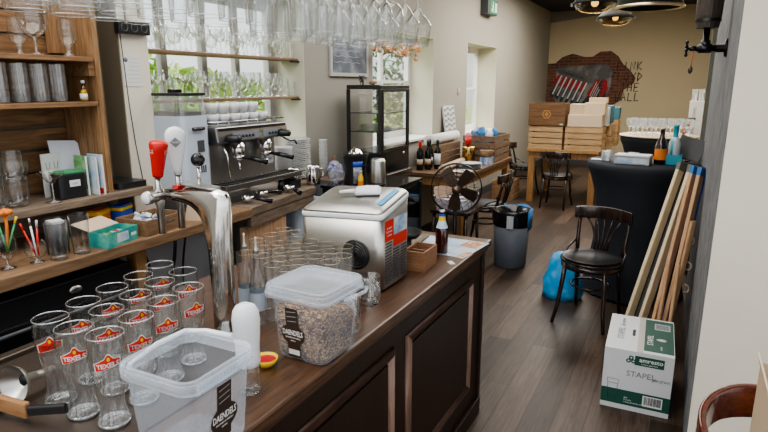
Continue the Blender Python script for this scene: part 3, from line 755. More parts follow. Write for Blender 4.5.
for k, (x, y, s) in enumerate(extra):
    lab = ['gold-rimmed glass at the aisle edge, nearest of the left file', 'gold-rimmed glass at the aisle edge, second of the left file', 'gold-rimmed glass at the aisle edge, farthest of the left file', 'gold-rimmed glass wedged against the ice maker left corner', 'gold-rimmed glass nearest the bar front, just behind granola bucket', 'gold-rimmed glass near the bar front, second behind granola bucket'][k]
    put_rim(x, y, lab)
mg = thing('beer_mug', 'clear glass mug with handle in front of the ice maker', 'mug', (-.925, 1.66, BT), R(-30))
obj('glass_body', B().lathe([(0, .004), (.032, .002), (.035, .006), (.036, .105), (.034, .105), (.032, .016), (0, .014)], 22), 'glassdark', mg)
obj('handle', B().tube([(.035, 0, .088), (.052, 0, .09), (.066, 0, .075), (.066, 0, .045), (.052, 0, .026), (.035, 0, .025)], .006, 8), 'glassdark', mg)
st = thing('short_tumbler', 'short clear tumbler just behind the granola bucket lid', 'glass', (-.865, 1.43, BT))
obj('glass_body', B().lathe([(0, .003), (.027, .002), (.029, .006), (.032, .115), (.031, .115), (.027, .012), (0, .011)], 22), 'glassdark', st)

# ------------------------------------------------------------------ ice maker
ix0, ix1, iy0, iy1 = -1.285, -.93, 1.755, 2.0
ice = thing('ice_maker', 'brushed steel countertop ice maker with rounded lid and red stickers', 'ice maker', (0, 0, 0))

obj('feet', B().box(ix0+.03, ix0+.06, iy0+.02, iy1-.02, BT, BT+.012).box(ix1-.06, ix1-.03, iy0+.02, iy1-.02, BT, BT+.012), 'black', ice)
def lidloop(z, inset, dz):
    pts = []
    r = .03
    for cx, cy, a0 in ((ix1-r-inset, iy1-r-inset, 0), (ix0+r+inset, iy1-r-inset, 90), (ix0+r+inset, iy0+r+inset, 180), (ix1-r-inset, iy0+r+inset, 270)):
        for i in range(7):
            a = R(a0+15*i); x = cx+r*math.cos(a); y = cy+r*math.sin(a)
            u = (x-ix0)/(ix1-ix0)
            zz = z+dz*(.016*math.sin(u*PI*.9)+.012*u) if dz else z+.016*math.sin(u*PI*.9)+.012*u-.004
            pts.append((x, y, zz+.22*(y-iy0)))
    return pts
def lidz(x, y, z): return z+.016*math.sin((x-ix0)/(ix1-ix0)*PI*.9)+.012*(x-ix0)/(ix1-ix0)+.22*(y-iy0)
obj('housing', B().loft([[(p[0], p[1], BT+.012) for p in lidloop(1.2, 0, 1)], lidloop(1.2025, 0, 1)]), 'steel', ice)
obj('white_trim', B().loft([lidloop(1.203, -.001, 1), lidloop(1.209, -.003, 1), lidloop(1.219, -.003, 1), lidloop(1.224, -.001, 1)], True, True), 'whitegl', ice)
ld = obj('lid', B().loft([lidloop(1.2245, 0, 1), lidloop(1.230, .004, 1), lidloop(1.236, .016, 1), lidloop(1.241, .04, 1), lidloop(1.244, .09, 1)], True, True), 'steel', ice)
obj('window_strip', B().box(-.012, .012, -.075, .075, 0, .002, T((-.965, 1.88, lidz(-.965, 1.88, 1.240))) @ Rx(12.4) @ Ry(4)), 'stripblue', ice)
# fan opening in the near face
fo = obj('fan_opening', B().lathe([(0, .001), (.056, .001), (.058, .004), (.052, .006), (0, .002)], 30, T((-1.035, iy0-.0005, 1.085)) @ Rx(90)), 'black', ice)
g = B()
for r_ in (.016, .026, .036, .046): g.lathe([(r_-.002, .007), (r_, .010), (r_+.002, .007)], 26, T((-1.035, iy0-.0005, 1.085)) @ Rx(90))
for k in range(8):
    m = T((-1.035, iy0-.0005, 1.085)) @ Rx(90) @ Rz(45*k); g.box(.006, .054, -.001, .001, .007, .010, m)
obj('fan_grille', g, 'darkmetal', fo)
# right side: stickers + vents
rs = obj('red_sticker', B().box(ix1+.0006, ix1+.0012, iy0+.03, iy0+.10, 1.135, 1.215), 'redpaper', ice)
obj('red_sticker', B().box(ix1+.0006, ix1+.0012, iy0+.10, iy0+.215, 1.105, 1.15), 'redpaper', ice)
obj('picture_sticker', B().box(ix1+.0006, ix1+.0012, iy0+.102, iy0+.215, 1.15, 1.215), 'leaflet', ice)
for k in range(3):
    text('sticker_text', ['ice maker', 'fresh cubes', 'in 10 min'][k], .010, 'white', rs, faceX(ix1+.0013, iy0+.065, 1.185-.014*k))
v = B()
for k in range(14):
    z = .975+k*.0115
    for y0 in ((iy0+.035, iy0+.085), (iy0+.10, iy0+.15), (iy0+.165, iy0+.215)):
        if k < 11 or y0[0] < iy0+.05: v.box(ix1-.0, ix1+.0015, y0[0], y0[1], z, z+.006)
obj('vents', v, 'darkgrey', ice)
sc = thing('ice_scoop', 'white plastic ice scoop lying on the ice maker lid', 'scoop', (-1.07, 1.87, lidz(-1.07, 1.87, 1.2465)), R(25))
sc.rotation_euler = (R(9), R(-4), R(20))
obj('bowl', B().loft([[(x, w*math.cos(a), h*math.sin(a)+.0005) for a in [PI*i/10 for i in range(11)]] for x, w, h in ((-.03, .012, .012), (-.02, .026, .026), (.02, .03, .03), (.062, .03, .026), (.07, .028, .02))], True, True), 'whitegl', sc)
obj('handle', B().tube([(-.03, 0, .010), (-.06, 0, .010), (-.09, 0, .008)], [.010, .008, .007], 8), 'whitegl', sc)

# ------------------------------------------------------------------ far end of the bar
wbx = thing('wooden_box', 'small open wooden box beside the ice maker on the bar', 'box', (-.94, 2.13, BT), R(2))
bw = .048; bl = .075; bh = .085
obj('side', B().box(-bw, bw, -bl, -bl+.008, .004, bh), 'smallbox', wbx); obj('side', B().box(-bw, bw, bl-.008, bl, .004, bh), 'smallbox', wbx)
obj('side', B().box(-bw, -bw+.008, -bl+.0085, bl-.0085, .004, bh), 'smallbox', wbx); obj('side', B().box(bw-.008, bw, -bl+.0085, bl-.0085, .004, bh), 'smallbox', wbx)
obj('bottom', B().box(-bw, bw, -bl, bl, 0, .0035), 'smallbox', wbx)
obj('divider', B().box(-bw+.0085, bw-.0085, -.004, .004, .004, bh-.01), 'smallbox', wbx)
ale = thing('ale_bottle', 'brown beer bottle with blue and yellow labels on the menu', 'bottle', (-.935, 2.36, BT+.0025))
obj('glass_body', B().lathe([(0, .001), (.027, .001), (.0295, .006), (.0295, .10), (.027, .118), (.014, .155), (.0125, .185), (.014, .187), (.014, .192), (0, .192)], 24), 'beerglass', ale)
obj('beer', B().lathe([(0, .004), (.026, .004), (.0275, .008), (.0275, .10), (.024, .112), (0, .112)], 20), plain('dark ale', (.20, .06, .02), .2), ale)
obj('neck_label', B().lathe([(.0275, .119), (.0195, .141), (.0165, .152)], 24), 'leaflet', ale)
obj('yellow_band', B().lathe([(.0168, .152), (.0152, .172)], 24), 'yellowp', ale)
obj('blue_collar', B().lathe([(.0146, .1725), (.0146, .184)], 24), 'bluelabel', ale)
obj('cap', B().lathe([(.0145, .193), (.0145, .199), (0, .2)], 20), 'dullchrome', ale)
mn = tag(obj('menu_card', B().prism([(-.17, -.13), (.16, -.15), (.17, .15), (-.16, .13)], 0, .002), ['bluegrey'], loc=(-.965, 2.48, BT), rot=(0, 0, R(-4))), 'blue printed menu card lying at the far end of the bar', 'menu')
obj('food_photo', B().prism([(.06, .03), (.15, .02), (.155, .14), (.07, .13)], .0021, .0024), 'foodprint', mn)
obj('food_photo', B().prism([(.12, -.14), (.155, -.14), (.16, -.04), (.13, -.05)], .0021, .0024), 'foodprint', mn)
tag(obj('cutting_board', B().box(-.11, .11, -.15, .15, 0, .014), 'ledge', loc=(-1.19, 2.44, BT), rot=(0, 0, R(6)), bevel=.004), 'flat grey brown board behind the ale bottle', 'board')
tag(obj('small_card', B().box(-.012, .012, -.022, .022, 0, .003), 'offwhite', loc=(-.84, 2.235, BT), rot=(0, 0, R(40))), 'tiny black and white card near the wooden box on bar', 'card')
pl = thing('black_pan', 'small black skillet on the bar beside the ice maker', 'pan', (-1.025, 2.225, BT))
obj('pan', B().lathe([(0, 0), (.05, 0), (.066, .028), (.064, .028), (.049, .004), (0, .004)], 26, T((-.02, 0, .095))), 'black', pl)
obj('stand', B().lathe([(0, 0), (.04, 0), (.03, .012), (.016, .03), (.02, .094), (0, .094)], 20, T((-.02, 0, 0))), 'darkmetal', pl)

# ------------------------------------------------------------------ things on the back counter (front left)
def cup_with(loc, prof, mat, n=20): pass
sn = thing('snifter_glass', 'balloon glass holding black and green pens and orange tool at counter left', 'glass', (-2.29, 1.205, CT))
obj('bowl', B().lathe([(.006, .035), (.03, .05), (.042, .08), (.040, .115), (.033, .145)], 22), 'glass', sn)
obj('stem', B().lathe([(0, .002), (.03, .002), (.03, .004), (.006, .012), (.006, .035), (0, .036)], 18), 'glassdark', sn)
def pen(loc, top, mat, label, cat='pen', r=.004, grp=None, capm=None):
    b = B().tube([loc, top], r, 8)
    t = thing('pen', label, cat, loc); 
    d = Vector(top)-Vector(loc)
    obj('barrel', B().tube([(0,0,0), d*.8], r, 8), mat, t)
    obj('cap', B().tube([d*.801, d], r*1.15, 8), capm or mat, t)
    return t
pen((-2.295, 1.195, 1.066), (-2.335, 1.155, 1.215), 'black', 'black pen leaning left in the pen snifter', grp='x')
pen((-2.285, 1.210, 1.066), (-2.305, 1.195, 1.225), 'green', 'dark green pen in the pen snifter', capm='teal')
pen((-2.30, 1.210, 1.066), (-2.35, 1.185, 1.205), 'darkgrey', 'dark grey pen behind the others in the snifter')
pen((-2.285, 1.210, 1.066), (-2.275, 1.255, 1.20), 'green', 'thin green pen leaning right in the pen snifter', capm='yellowp')
ot = thing('bottle_opener', 'orange flower-shaped tool standing in the pen snifter', 'tool', (-2.288, 1.212, 1.066))
obj('shaft', B().tube([(0,0,0), (.0, .01, .10), (-.004, .012, .14)], .006, 8), 'orange', ot)
hb = B()
for k in range(6): hb.ball((-.004+.018*math.cos(k*1.05), .012+.018*math.sin(k*1.05), .155), .011, 2)
obj('head', hb.ball((-.004, .012, .156), .016, 2), 'orange', ot)
s2 = thing('small_balloon_glass', 'small empty balloon glass with red straws beside the pen snifter', 'glass', (-2.265, 1.305, CT))
obj('bowl', B().lathe([(.005, .018), (.03, .026), (.041, .05), (.038, .08), (.031, .095)], 22), 'glass', s2)
obj('stem', B().lathe([(0, .002), (.027, .002), (.027, .004), (.006, .008), (.006, .018), (0, .02)], 18), 'glassdark', s2)
pen((-2.265, 1.305, 1.030), (-2.295, 1.275, 1.165), 'redpaper', 'red pen in the small balloon glass')
pen((-2.262, 1.307, 1.030), (-2.265, 1.295, 1.185), 'whitegl', 'white pen with red end in the small balloon glass', capm='dullchrome')
pen((-2.258, 1.310, 1.030), (-2.250, 1.315, 1.175), 'redpaper', 'red and silver pen at right in the small balloon glass', capm='lightgrey')
tb = thing('beer_tumbler', 'tall clear beer glass left of the dark tin on the counter', 'glass', (-2.225, 1.375, CT+.0005))
obj('glass_body', B().lathe([(0, .004), (.033, .002), (.035, .006), (.033, .03), (.036, .10), (.040, .172)], 24), 'glassdark', tb)
tn = thing('napkin_tin', 'dark grey tin of folded paper behind the tall glasses', 'tin', (-2.315, 1.43, CT))
obj('tin', B().lathe([(0, 0), (.042, 0), (.046, .135), (.044, .135), (.04, .01), (0, .01)], 26), 'darkgrey', tn)
tag(obj('folded_receipts', B().prism([(-.035, -.02), (.03, -.03), (.036, .018), (-.02, .034)], 0, .018), 'offwhite', loc=(-2.315, 1.43, CT+.125)), 'folded white papers standing in the dark tin', 'paper')
dup(tb, (-2.225, 1.475, CT+.0005), .4, 'tall clear beer glass right of the dark tin, by the tea box')
tea = thing('tea_box', 'open green and white tea carton on the counter edge', 'tea box', (-2.245, 1.65, CT), R(12))
tea.scale = (1, 1.12, 1.1)
obj('carton', B().box(-.05, .05, -.085, .085, 0, .002).box(-.05, -.048, -.085, .085, .002, .06).box(.048, .05, -.085, .085, .002, .06).box(-.048, .048, -.085, -.083, .002, .06).box(-.048, .048, .083, .085, .002, .06), 'teal', tea)
obj('flap', B().box(-.10, 0, -.083, .083, 0, .0015, T((-.05, 0, .061)) @ Ry(15)), 'kraftlight', tea)
pt = obj('front_label', B().box(.0502, .0508, -.035, .03, .012, .05), 'leaflet', tea)
text('lettering', 'PICKWICK', .012, 'white', tea, faceX(.0512, 0, .043))
obj('white_patch', B().box(.0502, .0507, .045, .075, .022, .035), 'white', tea)
for k in range(5):
    tag(obj('tea_bag', B().box(-.030, .030, -.003, .003, 0, .045), ['yellowp', 'green', 'offwhite', 'redpaper', 'offwhite'][k], loc=(-2.245-.003*(k-2), 1.615+.02*k, CT+.006), rot=(R(-10), 0, R(12))), ['yellow tea sachet at the near end of the tea carton', 'green tea sachet second from the near end of the tea carton', 'white tea sachet in the middle of the tea carton', 'red tea sachet next to the far end of the tea carton', 'white tea sachet at the far end of the tea carton'][k], 'sachet', 'sachets in the tea carton')
org = thing('cutlery_tray', 'rough wooden tray with handles behind the tea carton', 'tray', (-2.30, 1.90, CT), R(4))
obj('base', B().box(-.10, .10, -.12, .13, 0, .01), 'counter', org)
for a in ((-.10, -.088, -.12, .13), (.088, .10, -.12, .13), (-.0875, .0875, -.12, -.108), (-.0875, .0875, .118, .13)):
    obj('side', B().box(a[0], a[1], a[2], a[3], .0105, .075), 'counter', org)
obj('handle', B().tube([(.106, -.03, .05), (.118, -.03, .05), (.118, .04, .05), (.106, .04, .05)], .004, 6), 'darkmetal', org)
mp_ = B(); rnd = random.Random(5)
for k in range(26):
    m = T((-2.31+rnd.uniform(-.045, .045), 1.87+rnd.uniform(-.05, .05), CT+.032+rnd.uniform(0, .05))) @ Matrix.Rotation(rnd.uniform(0, 3), 4, (1, rnd.random(), rnd.random()))
    mp_.box(-.012, .012, -.004, .004, -.009, .009, m)
tag(obj('sugar_sticks', mp_, 'leaflet'), 'pile of blue and white sugar sachets in the wooden tray', 'sugar', kind='stuff')
for k, (c_, y, lab) in enumerate((('orange', 1.77, 'orange snack box at the back of the counter behind the sugar tray'), ('bluelabel', 1.90, 'blue and yellow snack packet at the back of the counter'))):
    t = thing('snack_box', lab, 'box', (-2.50, y, CT), R(20))
    obj('carton', B().box(-.03, .03, -.055, .045, 0, .11), c_, t, bevel=.003)
    obj('stripe', B().box(-.031, .031, -.0555, .0455, .085, .1), 'yellowp', t)
pk = tag(obj('paper_bag', B().prism([(-.045, -.03), (.045, -.035), (.04, .03), (-.04, .03)], 0, .09, None, [(-.03, -.008), (.05, -.012), (.045, .004), (-.03, .004)]), 'kraft', loc=(-2.27, 2.16, CT), rot=(0, 0, R(30))), 'folded brown paper bag on the counter behind the taps', 'bag')
tag(obj('coffee_mat', B().rbox(-.13, .12, -.0, .17, 0, .03, .02), 'black', loc=(-2.57, 1.862, 1.1905)), 'black flat drawer box on the plank under the wall note', 'box')

# ------------------------------------------------------------------ shelf crates on the left
su = thing('crate_shelf', 'wall shelf unit built from wooden crates', 'shelf', (0, 0, 0))
XF, XK = -2.45, -2.73
obj('side_panel', B().box(XK, XF, 1.80, 1.825, 1.19, 2.6), 'cratez', su)
for z in (1.625, 1.825): obj('shelf_board', B().box(XK+.02, XF+.01, .3, 1.7865, z-.022, z), 'crate', su, bevel=.003)
bk = B()
for k, z in enumerate([1.195, 1.30, 1.405, 1.51, 1.65, 1.74, 1.83, 1.93, 2.03]):
    bk.box(XK, XK+.018, .3, 1.799, z, z+.092)
obj('back_slats', bk, 'crate', su)
up = B()
for k in range(5): up.box(XK+.03+.05*k, XK+.076+.05*k, 1.787, 1.7995, 1.195, 1.602)
obj('upright_slats', up, 'cratez', su)
obj('corner_post', B().box(XK+.036, XK+.075, 1.735, 1.799, 1.8465, 2.6), 'cratez', su); obj('cross_rail', B().box(XK+.036, XF-.01, 1.77, 1.799, 1.74, 1.802), 'crate', su)
# tall tubes on middle shelf
tl = tag(lathe_glass('tall_glass', [(0, .002), (.024, .002), (.026, .008), (.027, .165)], 'tubeglass', 20), '', 'glass', 'tall straight glasses on the middle crate shelf')
k = 0
for r_, x in enumerate((-2.50, -2.59)):
    for j in range(7):
        y = 1.14+.085*j+.03*r_
        if y > 1.71: continue
        o = tl if k == 0 else tl.copy()
        if k: C.objects.link(o)
        o.location = (x, y, 1.625); o['label'] = 'tall straight glass, %s from the left in the %s row of the middle crate shelf' % (ORD[j], 'front' if r_ == 0 else 'back'); k += 1
ob = thing('oil_bottle', 'little bottle of yellow liquid at the right end of middle shelf', 'bottle', (-2.485, 1.75, 1.625))
obj('glass_body', B().lathe([(0, .001), (.017, .001), (.018, .004), (.017, .045), (.008, .062), (.007, .08), (0, .08)], 16), 'yellowglass', ob)
obj('oil', B().lathe([(0, .003), (.016, .003), (.0155, .042), (.009, .055), (0, .055)], 16), 'yellowoil', ob)
obj('label_wrap', B().arcslab(.0186, .019, -110, 20, lambda t: .01, lambda t: .036, 8), 'offwhite', ob); obj('cap', B().lathe([(0, .081), (.0085, .081), (.0085, .095), (0, .096)], 12), 'lightgrey', ob)
# goblets on the top shelf
def goblet(kind):
    if kind == 'block':  # thick square stem
        return [(0, .0), (.028, .0), (.03, .006), (.021, .012), (.021, .085), (.03, .095), (.055, .13), (.06, .17), (.058, .20)]
    if kind == 'coupe': return [(0, 0), (.034, 0), (.034, .004), (.006, .012), (.007, .07), (.02, .08), (.05, .105), (.062, .15), (.06, .18)]
    return [(0, 0), (.028, 0), (.028, .004), (.012, .02), (.014, .05), (.034, .065), (.04, .10), (.036, .16)]
for k, (y, kd, lab) in enumerate(((1.35, 'block', 'wide goblet with thick square stem on the top crate shelf'), (1.575, 'coupe', 'wide thin-stemmed goblet in the middle of the top crate shelf'), (1.725, 'tulip', 'gold-tinted tulip glass at the right end of the top crate shelf'), (1.22, 'coupe', 'wide goblet at the far left of the top crate shelf'))):
    tag(lathe_glass('goblet', goblet(kd), 'glassdark', 20), lab, 'glass', 'goblets on the top crate shelf').location = (-2.52, y, 1.8258)
tag(lathe_glass('goblet', goblet('tulip'), 'glassdark', 20), 'tulip glass in the back row of the top crate shelf', 'glass', 'goblets on the top crate shelf').location = (-2.63, 1.57, 1.8258)
# glasses on the plank under the shelves
pz = 1.19
for k, (x, y, kd, lab) in enumerate((
    (-2.50, 1.30, 'tub', 'thick stacked glass bowl at the left end of the plank'), (-2.51, 1.40, 'tub', 'ribbed glass in the left cluster, right of the stacked bowl'),
    (-2.62, 1.29, 'tall', 'tall glass standing at the back left of the plank'), (-2.62, 1.38, 'tall', 'tall glass at the back of the plank, second from left'),
    (-2.63, 1.47, 'coupe', 'goblet at the back of the plank behind the margarita glass'))):
    pr = {'tub': [(0, .003), (.038, .002), (.046, .02), (.05, .07), (.046, .13)], 'tall': [(0, .002), (.028, .002), (.03, .01), (.034, .20)], 'coupe': goblet('coupe')}[kd]
    tag(lathe_glass('bar_glass', pr, 'glassdark', 20), lab, 'glass', 'glasses on the plank below the crate shelf').location = (x, y, pz)
for k, (x, y) in enumerate(((-2.50, 1.30), (-2.51, 1.40))):
    tag(lathe_glass('bar_glass', [(0, .003), (.03, .002), (.036, .01), (.04, .05), (.037, .13)], 'glassdark', 20), ['upper glass stacked in the bowl at the left plank end', 'upper glass stacked in the ribbed glass on the plank'][k], 'glass', 'glasses on the plank below the crate shelf').location = (x, y, pz+.11)
mgt = thing('margarita_glass', 'wide margarita glass at the plank edge before the black case', 'glass', (-2.455, 1.525, pz+.0005))
obj('bowl', B().lathe([(.006, .085), (.02, .092), (.026, .105), (.045, .118), (.056, .135)], 24), 'glass', mgt)
obj('stem', B().lathe([(0, .001), (.034, .001), (.034, .003), (.006, .01), (.005, .085), (0, .086)], 20), 'glassdark', mgt)
cs = thing('card_terminal_case', 'black zip case with green top and small white badge', 'case', (-2.51, 1.635, pz), R(-4))
obj('case', B().rbox(-.05, .05, -.065, .065, 0, .115, .02), 'black', cs, bevel=.006)
obj('green_lid', B().box(-.045, .045, -.06, .06, .1155, .123), 'green', cs)
obj('badge', B().box(.0505, .0515, -.02, .03, .055, .085), 'offwhite', cs)
text('badge_text', 'cool', .014, 'bluelabel', cs, faceX(.0518, .005, .07))
nh = thing('menu_holder', 'white card showing glass drawings behind the black case', 'card', (-2.60, 1.62, pz), R(4))
obj('card', B().box(-.003, .003, -.045, .045, 0, .20), 'offwhite', nh)
for k in range(2):
    obj('glass_drawing', B().tube([(.004, -.025+.04*k, .16), (.004, -.022+.04*k, .13), (.004, -.008+.04*k, .13), (.004, -.005+.04*k, .16)], .001, 4), 'ink', nh)
tag(obj('leaning_papers', B().prism([(-.075, 0), (.07, 0), (.072, .235), (.06, .25), (-.075, .26)], 0, .004, T((0, 0, 0)) @ Rz(90) @ Rx(80)), 'leaflet', loc=(-2.585, 1.712, pz+.0005)), 'large pale sheet leaning behind the leaflets on the plank', 'paper')
bpy.data.objects['leaning_papers'].data.materials[0] = MT['paper2'] = plain('pale violet paper', (.70, .72, .80), .7)
for k, (y, x, m_, h, lab) in enumerate(((1.715, -2.52, 'greenprintleaf', .185, 'green photo leaflet standing beside the black case'), (1.738, -2.485, 'leaflet', .18, 'blue and white brochure standing in the middle of the leaflets'), (1.76, -2.475, 'leaflet', .19, 'blue sky brochure with red foot at the shelf side'))):
    t = thing('brochure', lab, 'brochure', (x, y, pz), R(-6+3*k))
    obj('cover', B().box(-.05, .05, -.004, .004, 0, h), m_, t)
    obj('spine', B().box(.0505, .053, -.004, .004, 0, h), 'offwhite', t)
    obj('foot_print', B().box(-.049, .049, -.005, -.0042, .004, .03), 'redpaper' if k == 2 else 'offwhite', t)

# ------------------------------------------------------------------ note and coat hooks on the pilaster
nt_ = tag(obj('wall_notice', B().box(0, .002, -.055, .055, -.08, .08), 'offwhite', loc=(-2.599, 2.118, 1.772)), 'white printed notice taped on the pale wall column', 'notice')
for k in range(7):
    obj('print_line', B().box(.0022, .0026, -.01 if k < 3 else -.03, .045, .06-.02*k, .063-.02*k), 'lightgrey', nt_)
obj('print_emblem', B().lathe([(0, .0023), (.012, .0023), (.012, .0027), (0, .0027)], 12, T((0, -.032, .055)) @ Ry(90)), 'inkgrey', nt_)
sk = thing('socket_strip', 'black triple socket strip high on the pale wall column', 'socket', (-2.597, 2.145, 1.985))
obj('housing', B().box(-.002, .035, -.11, .085, -.03, .035), 'black', sk, bevel=.005)
for k in range(3):
    obj('socket', B().lathe([(.016, .0355), (.019, .039), (.022, .0355)], 16, T((0, -.075+.06*k, 0)) @ Ry(90)), 'darkgrey', sk)
tag(obj('wall_cable', B().tube([(-2.595, 2.065, 1.955), (-2.595, 2.072, 1.8), (-2.595, 2.08, 1.6), (-2.595, 2.095, 1.4), (-2.595, 2.12, 1.195)], .002, 6), 'black'), 'thin black cable running down the pale wall column', 'cable')

# ------------------------------------------------------------------ window shelves with glasses
for k, (z, y0) in enumerate(((1.905, 2.32), (1.61, 2.32))):
    s = thing('window_shelf', 'narrow timber shelf across the window, %s of the two' % ('upper' if k == 0 else 'lower'), 'shelf', (0, 0, 0), 0, 'shelves across the window')
    obj('board', B().box(-2.985, -2.80, y0, 3.87, z-.018, z), 'counter', s, bevel=.003)
    obj('bracket', B().box(-2.83, -2.79, 3.80, 3.885, z-.03, z-.0185), 'black', s)
WP = {
 'wine': [(0, 0), (.030, 0), (.030, .003), (.005, .01), (.004, .08), (.022, .09), (.034, .12), (.034, .15), (.029, .18)],
 'flute': [(0, 0), (.027, 0), (.027, .003), (.004, .01), (.004, .06), (.018, .075), (.024, .12), (.022, .18)],
 'ball': [(0, 0), (.028, 0), (.028, .003), (.006, .012), (.007, .04), (.03, .05), (.039, .08), (.039, .11), (.033, .14)],
 'tumbler': [(0, .002), (.026, .002), (.028, .008), (.033, .12)],
 'martini': [(0, 0), (.034, 0), (.034, .003), (.005, .01), (.004, .09), (.02, .10), (.039, .13), (.0445, .155)],
}
proto = {}
def small_glass(kind, loc, lab, grp, name='stemmed_glass'):
    if kind not in proto:
        proto[kind] = lathe_glass(name, WP[kind], 'glassshelf', 18); o = proto[kind]
    else:
        o = proto[kind].copy(); o.name = name; C.objects.link(o)
    o.location = loc
    return tag(o, lab, 'glass', grp)
kn = {'wine': 'wine glass', 'flute': 'flute glass', 'ball': 'round goblet', 'tumbler': 'straight tumbler', 'martini': 'wide cocktail glass'}
for s_, (z, kinds) in enumerate(((1.905, 'ball ball wine ball wine martini wine martini wine ball wine flute wine flute wine flute tumbler'.split()), (1.61, 'ball martini martini ball martini flute wine ball wine martini wine flute wine flute wine ball ball tumbler'.split()))):
    n = len(kinds)
    for j, kd in enumerate(kinds):
        y = 2.38+1.45*j/(n-1)
        small_glass(kd, (-2.848, y, z+.0005), '%s in the front line of the %s window shelf, %s from left' % (kn[kd], 'upper' if s_ == 0 else 'lower', ORD[j]), 'glasses on the window shelves')
    for j in range(n-1):
        kd = kinds[(j*5+2) % n]; y = 2.42+1.37*j/(n-2)
        small_glass(kd, (-2.938, y, z+.0005), '%s in the rear line of the %s window shelf, %s from left' % (kn[kd], 'upper' if s_ == 0 else 'lower', ORD[j]), 'glasses on the window shelves')

# ------------------------------------------------------------------ hanging glasses
rk = thing('glass_rack', 'ceiling-hung timber rack holding upside-down glasses over the bar', 'rack', (0, 0, 0))
rb = B()
for x in (-1.41, -1.27, -1.13, -.99): rb.box(x-.012, x+.012, .35, 2.65, 2.105, 2.12)
obj('rails', rb, 'darkmetal', rk)
obj('frame', B().box(-1.5, -.86, .33, .36, 2.121, 2.16).box(-1.5, -.86, 1.42, 1.45, 2.121, 2.16).box(-1.5, -.86, 2.62, 2.65, 2.121, 2.16), 'darkwood', rk)
for x in (-1.44, -.92):
    for y in (1.2, 2.6): obj('hanger', B().tube([(x, y, 2.161), (x, y, CEIL)], .006, 6), 'darkmetal', rk)
def hang_proto(kind):
    t = thing('hanging_glass', '', 'glass')
    if kind == 'flute':
        bowl = [(.008, -.115), (.026, -.125), (.0345, -.15), (.037, -.20), (.037, -.245)]; stem = -.115
        bowl = [(.006, -.09), (.028, -.098), (.042, -.118), (.046, -.14), (.046, -.18), (.042, -.24)]; stem = -.09
    elif kind == 'tall':
        bowl = [(.006, -.085), (.028, -.095), (.045, -.118), (.0485, -.145), (.043, -.24)]; stem = -.085
    else:
        bowl = [(.006, -.085), (.018, -.10), (.056, -.15), (.059, -.16), (.057, -.18), (.046, -.245)]; stem = -.085
    obj('bowl', B().lathe(bowl, 24), 'glass', t)
    obj('rim', B().lathe([(bowl[-1][0]-.0006, -.244+.004), (bowl[-1][0]+.0012, -.2455+.004), (bowl[-1][0]-.0006, -.2465+.004), (bowl[-1][0]-.0018, -.2455+.004)], 24), 'glassrim', t)
    obj('stem', B().lathe([(.006, stem), (.004, stem+.02), (.004, -.012), (.006, -.006)], 10), 'glassdark', t)
    obj('foot', B().lathe([(0, -.0065), (.034, -.003), (.034, 0), (0, .0)], 20), 'glassdark', t)
    return t
HP = {}
cols = [-1.34, -1.20, -1.06]
k = 0
for ci, x in enumerate(cols):
    j = 0
    y = .62+.03*ci
    while y < 2.38:
        if not (1.34 < y < 1.47):
            kind = 'tall' if y < 1.4 else ('flute' if y < 2.12 else 'balloon')
            if x < -1.3 and y < .8: pass
            lab = '%s hanging upside down, %s from the camera in the %s rail' % ({'tall': 'large wine glass', 'flute': 'slim wine glass', 'balloon': 'balloon wine glass'}[kind], ORD[j], ['window-side', 'middle', 'bar-front'][ci])
            loc = (x, y, 2.105)
            if kind not in HP:
                HP[kind] = hang_proto(kind); o = HP[kind]; o.location = loc; o['label'] = lab; o['group'] = 'upside-down glasses in the rack'
            else: dup(HP[kind], loc, 0, lab)
            j += 1
        y += .104 if y < 1.4 else (.098 if y < 2.03 else .122)

# ------------------------------------------------------------------ coffee corner
gd = thing('coffee_grinder', 'pale blue grey coffee grinder with clear bean hopper', 'grinder', (0, 0, 0))
gx0, gx1, gy0, gy1 = -2.66, -2.38, 2.03, 2.425
obj('plinth', B().box(gx0+.02, gx1-.02, 2.26, gy1-.02, CT, 1.13), 'darkgrey', gd)
obj('body', B().prism([(2.26, 1.13), (gy1-.02, 1.13), (gy1, 1.16), (gy1, 1.535), (2.26, 1.535)], -.0, .22, T((gx0, 0, 0)) @ Rz(90) @ Rx(90) ), 'paleblue', gd) if False else None
obj('body', B().rbox(gx0, gx1, gy0+.20, gy1, 1.13, 1.535, .03, 4), 'paleblue', gd)
for o in ():
    pass
obj('screen', B().box(gx1+.0005, gx1+.003, 2.325, 2.375, 1.335, 1.40), 'darkgrey', gd)
obj('slots', B().box(gx1+.0005, gx1+.003, 2.34, 2.346, 1.22, 1.26).box(gx1+.0005, gx1+.003, 2.355, 2.361, 1.22, 1.26).box(gx1+.0005, gx1+.003, 2.37, 2.376, 1.22, 1.26), 'black', gd)
obj('lever_arm', B().tube([(gx1+.012, 2.29, 1.465), (gx1+.012, 2.37, 1.465)], .010, 10), 'darkmetal', gd)
obj('hopper', B().rbox(gx0+.01, gx1-.005, gy0+.205, gy1-.01, 1.536, 1.642, .03, 4), 'hopper', gd)
obj('hopper_lid', B().rbox(gx0+.005, gx1, gy0+.20, gy1, 1.643, 1.657, .03, 4), 'black', gd)
obj('lid_knob', B().rbox(-.03, .03, -.03, .03, 0, .018, .01, 3, T((-2.54, 2.34, 1.658))), 'blackgl', gd)
tag(obj('coffee_beans', B().rbox(gx0+.02, gx1-.015, gy0+.215, gy1-.02, 1.537, 1.556, .025, 4), 'beanblack'), 'dark coffee beans at the bottom of the grinder hopper', 'beans', kind='stuff')
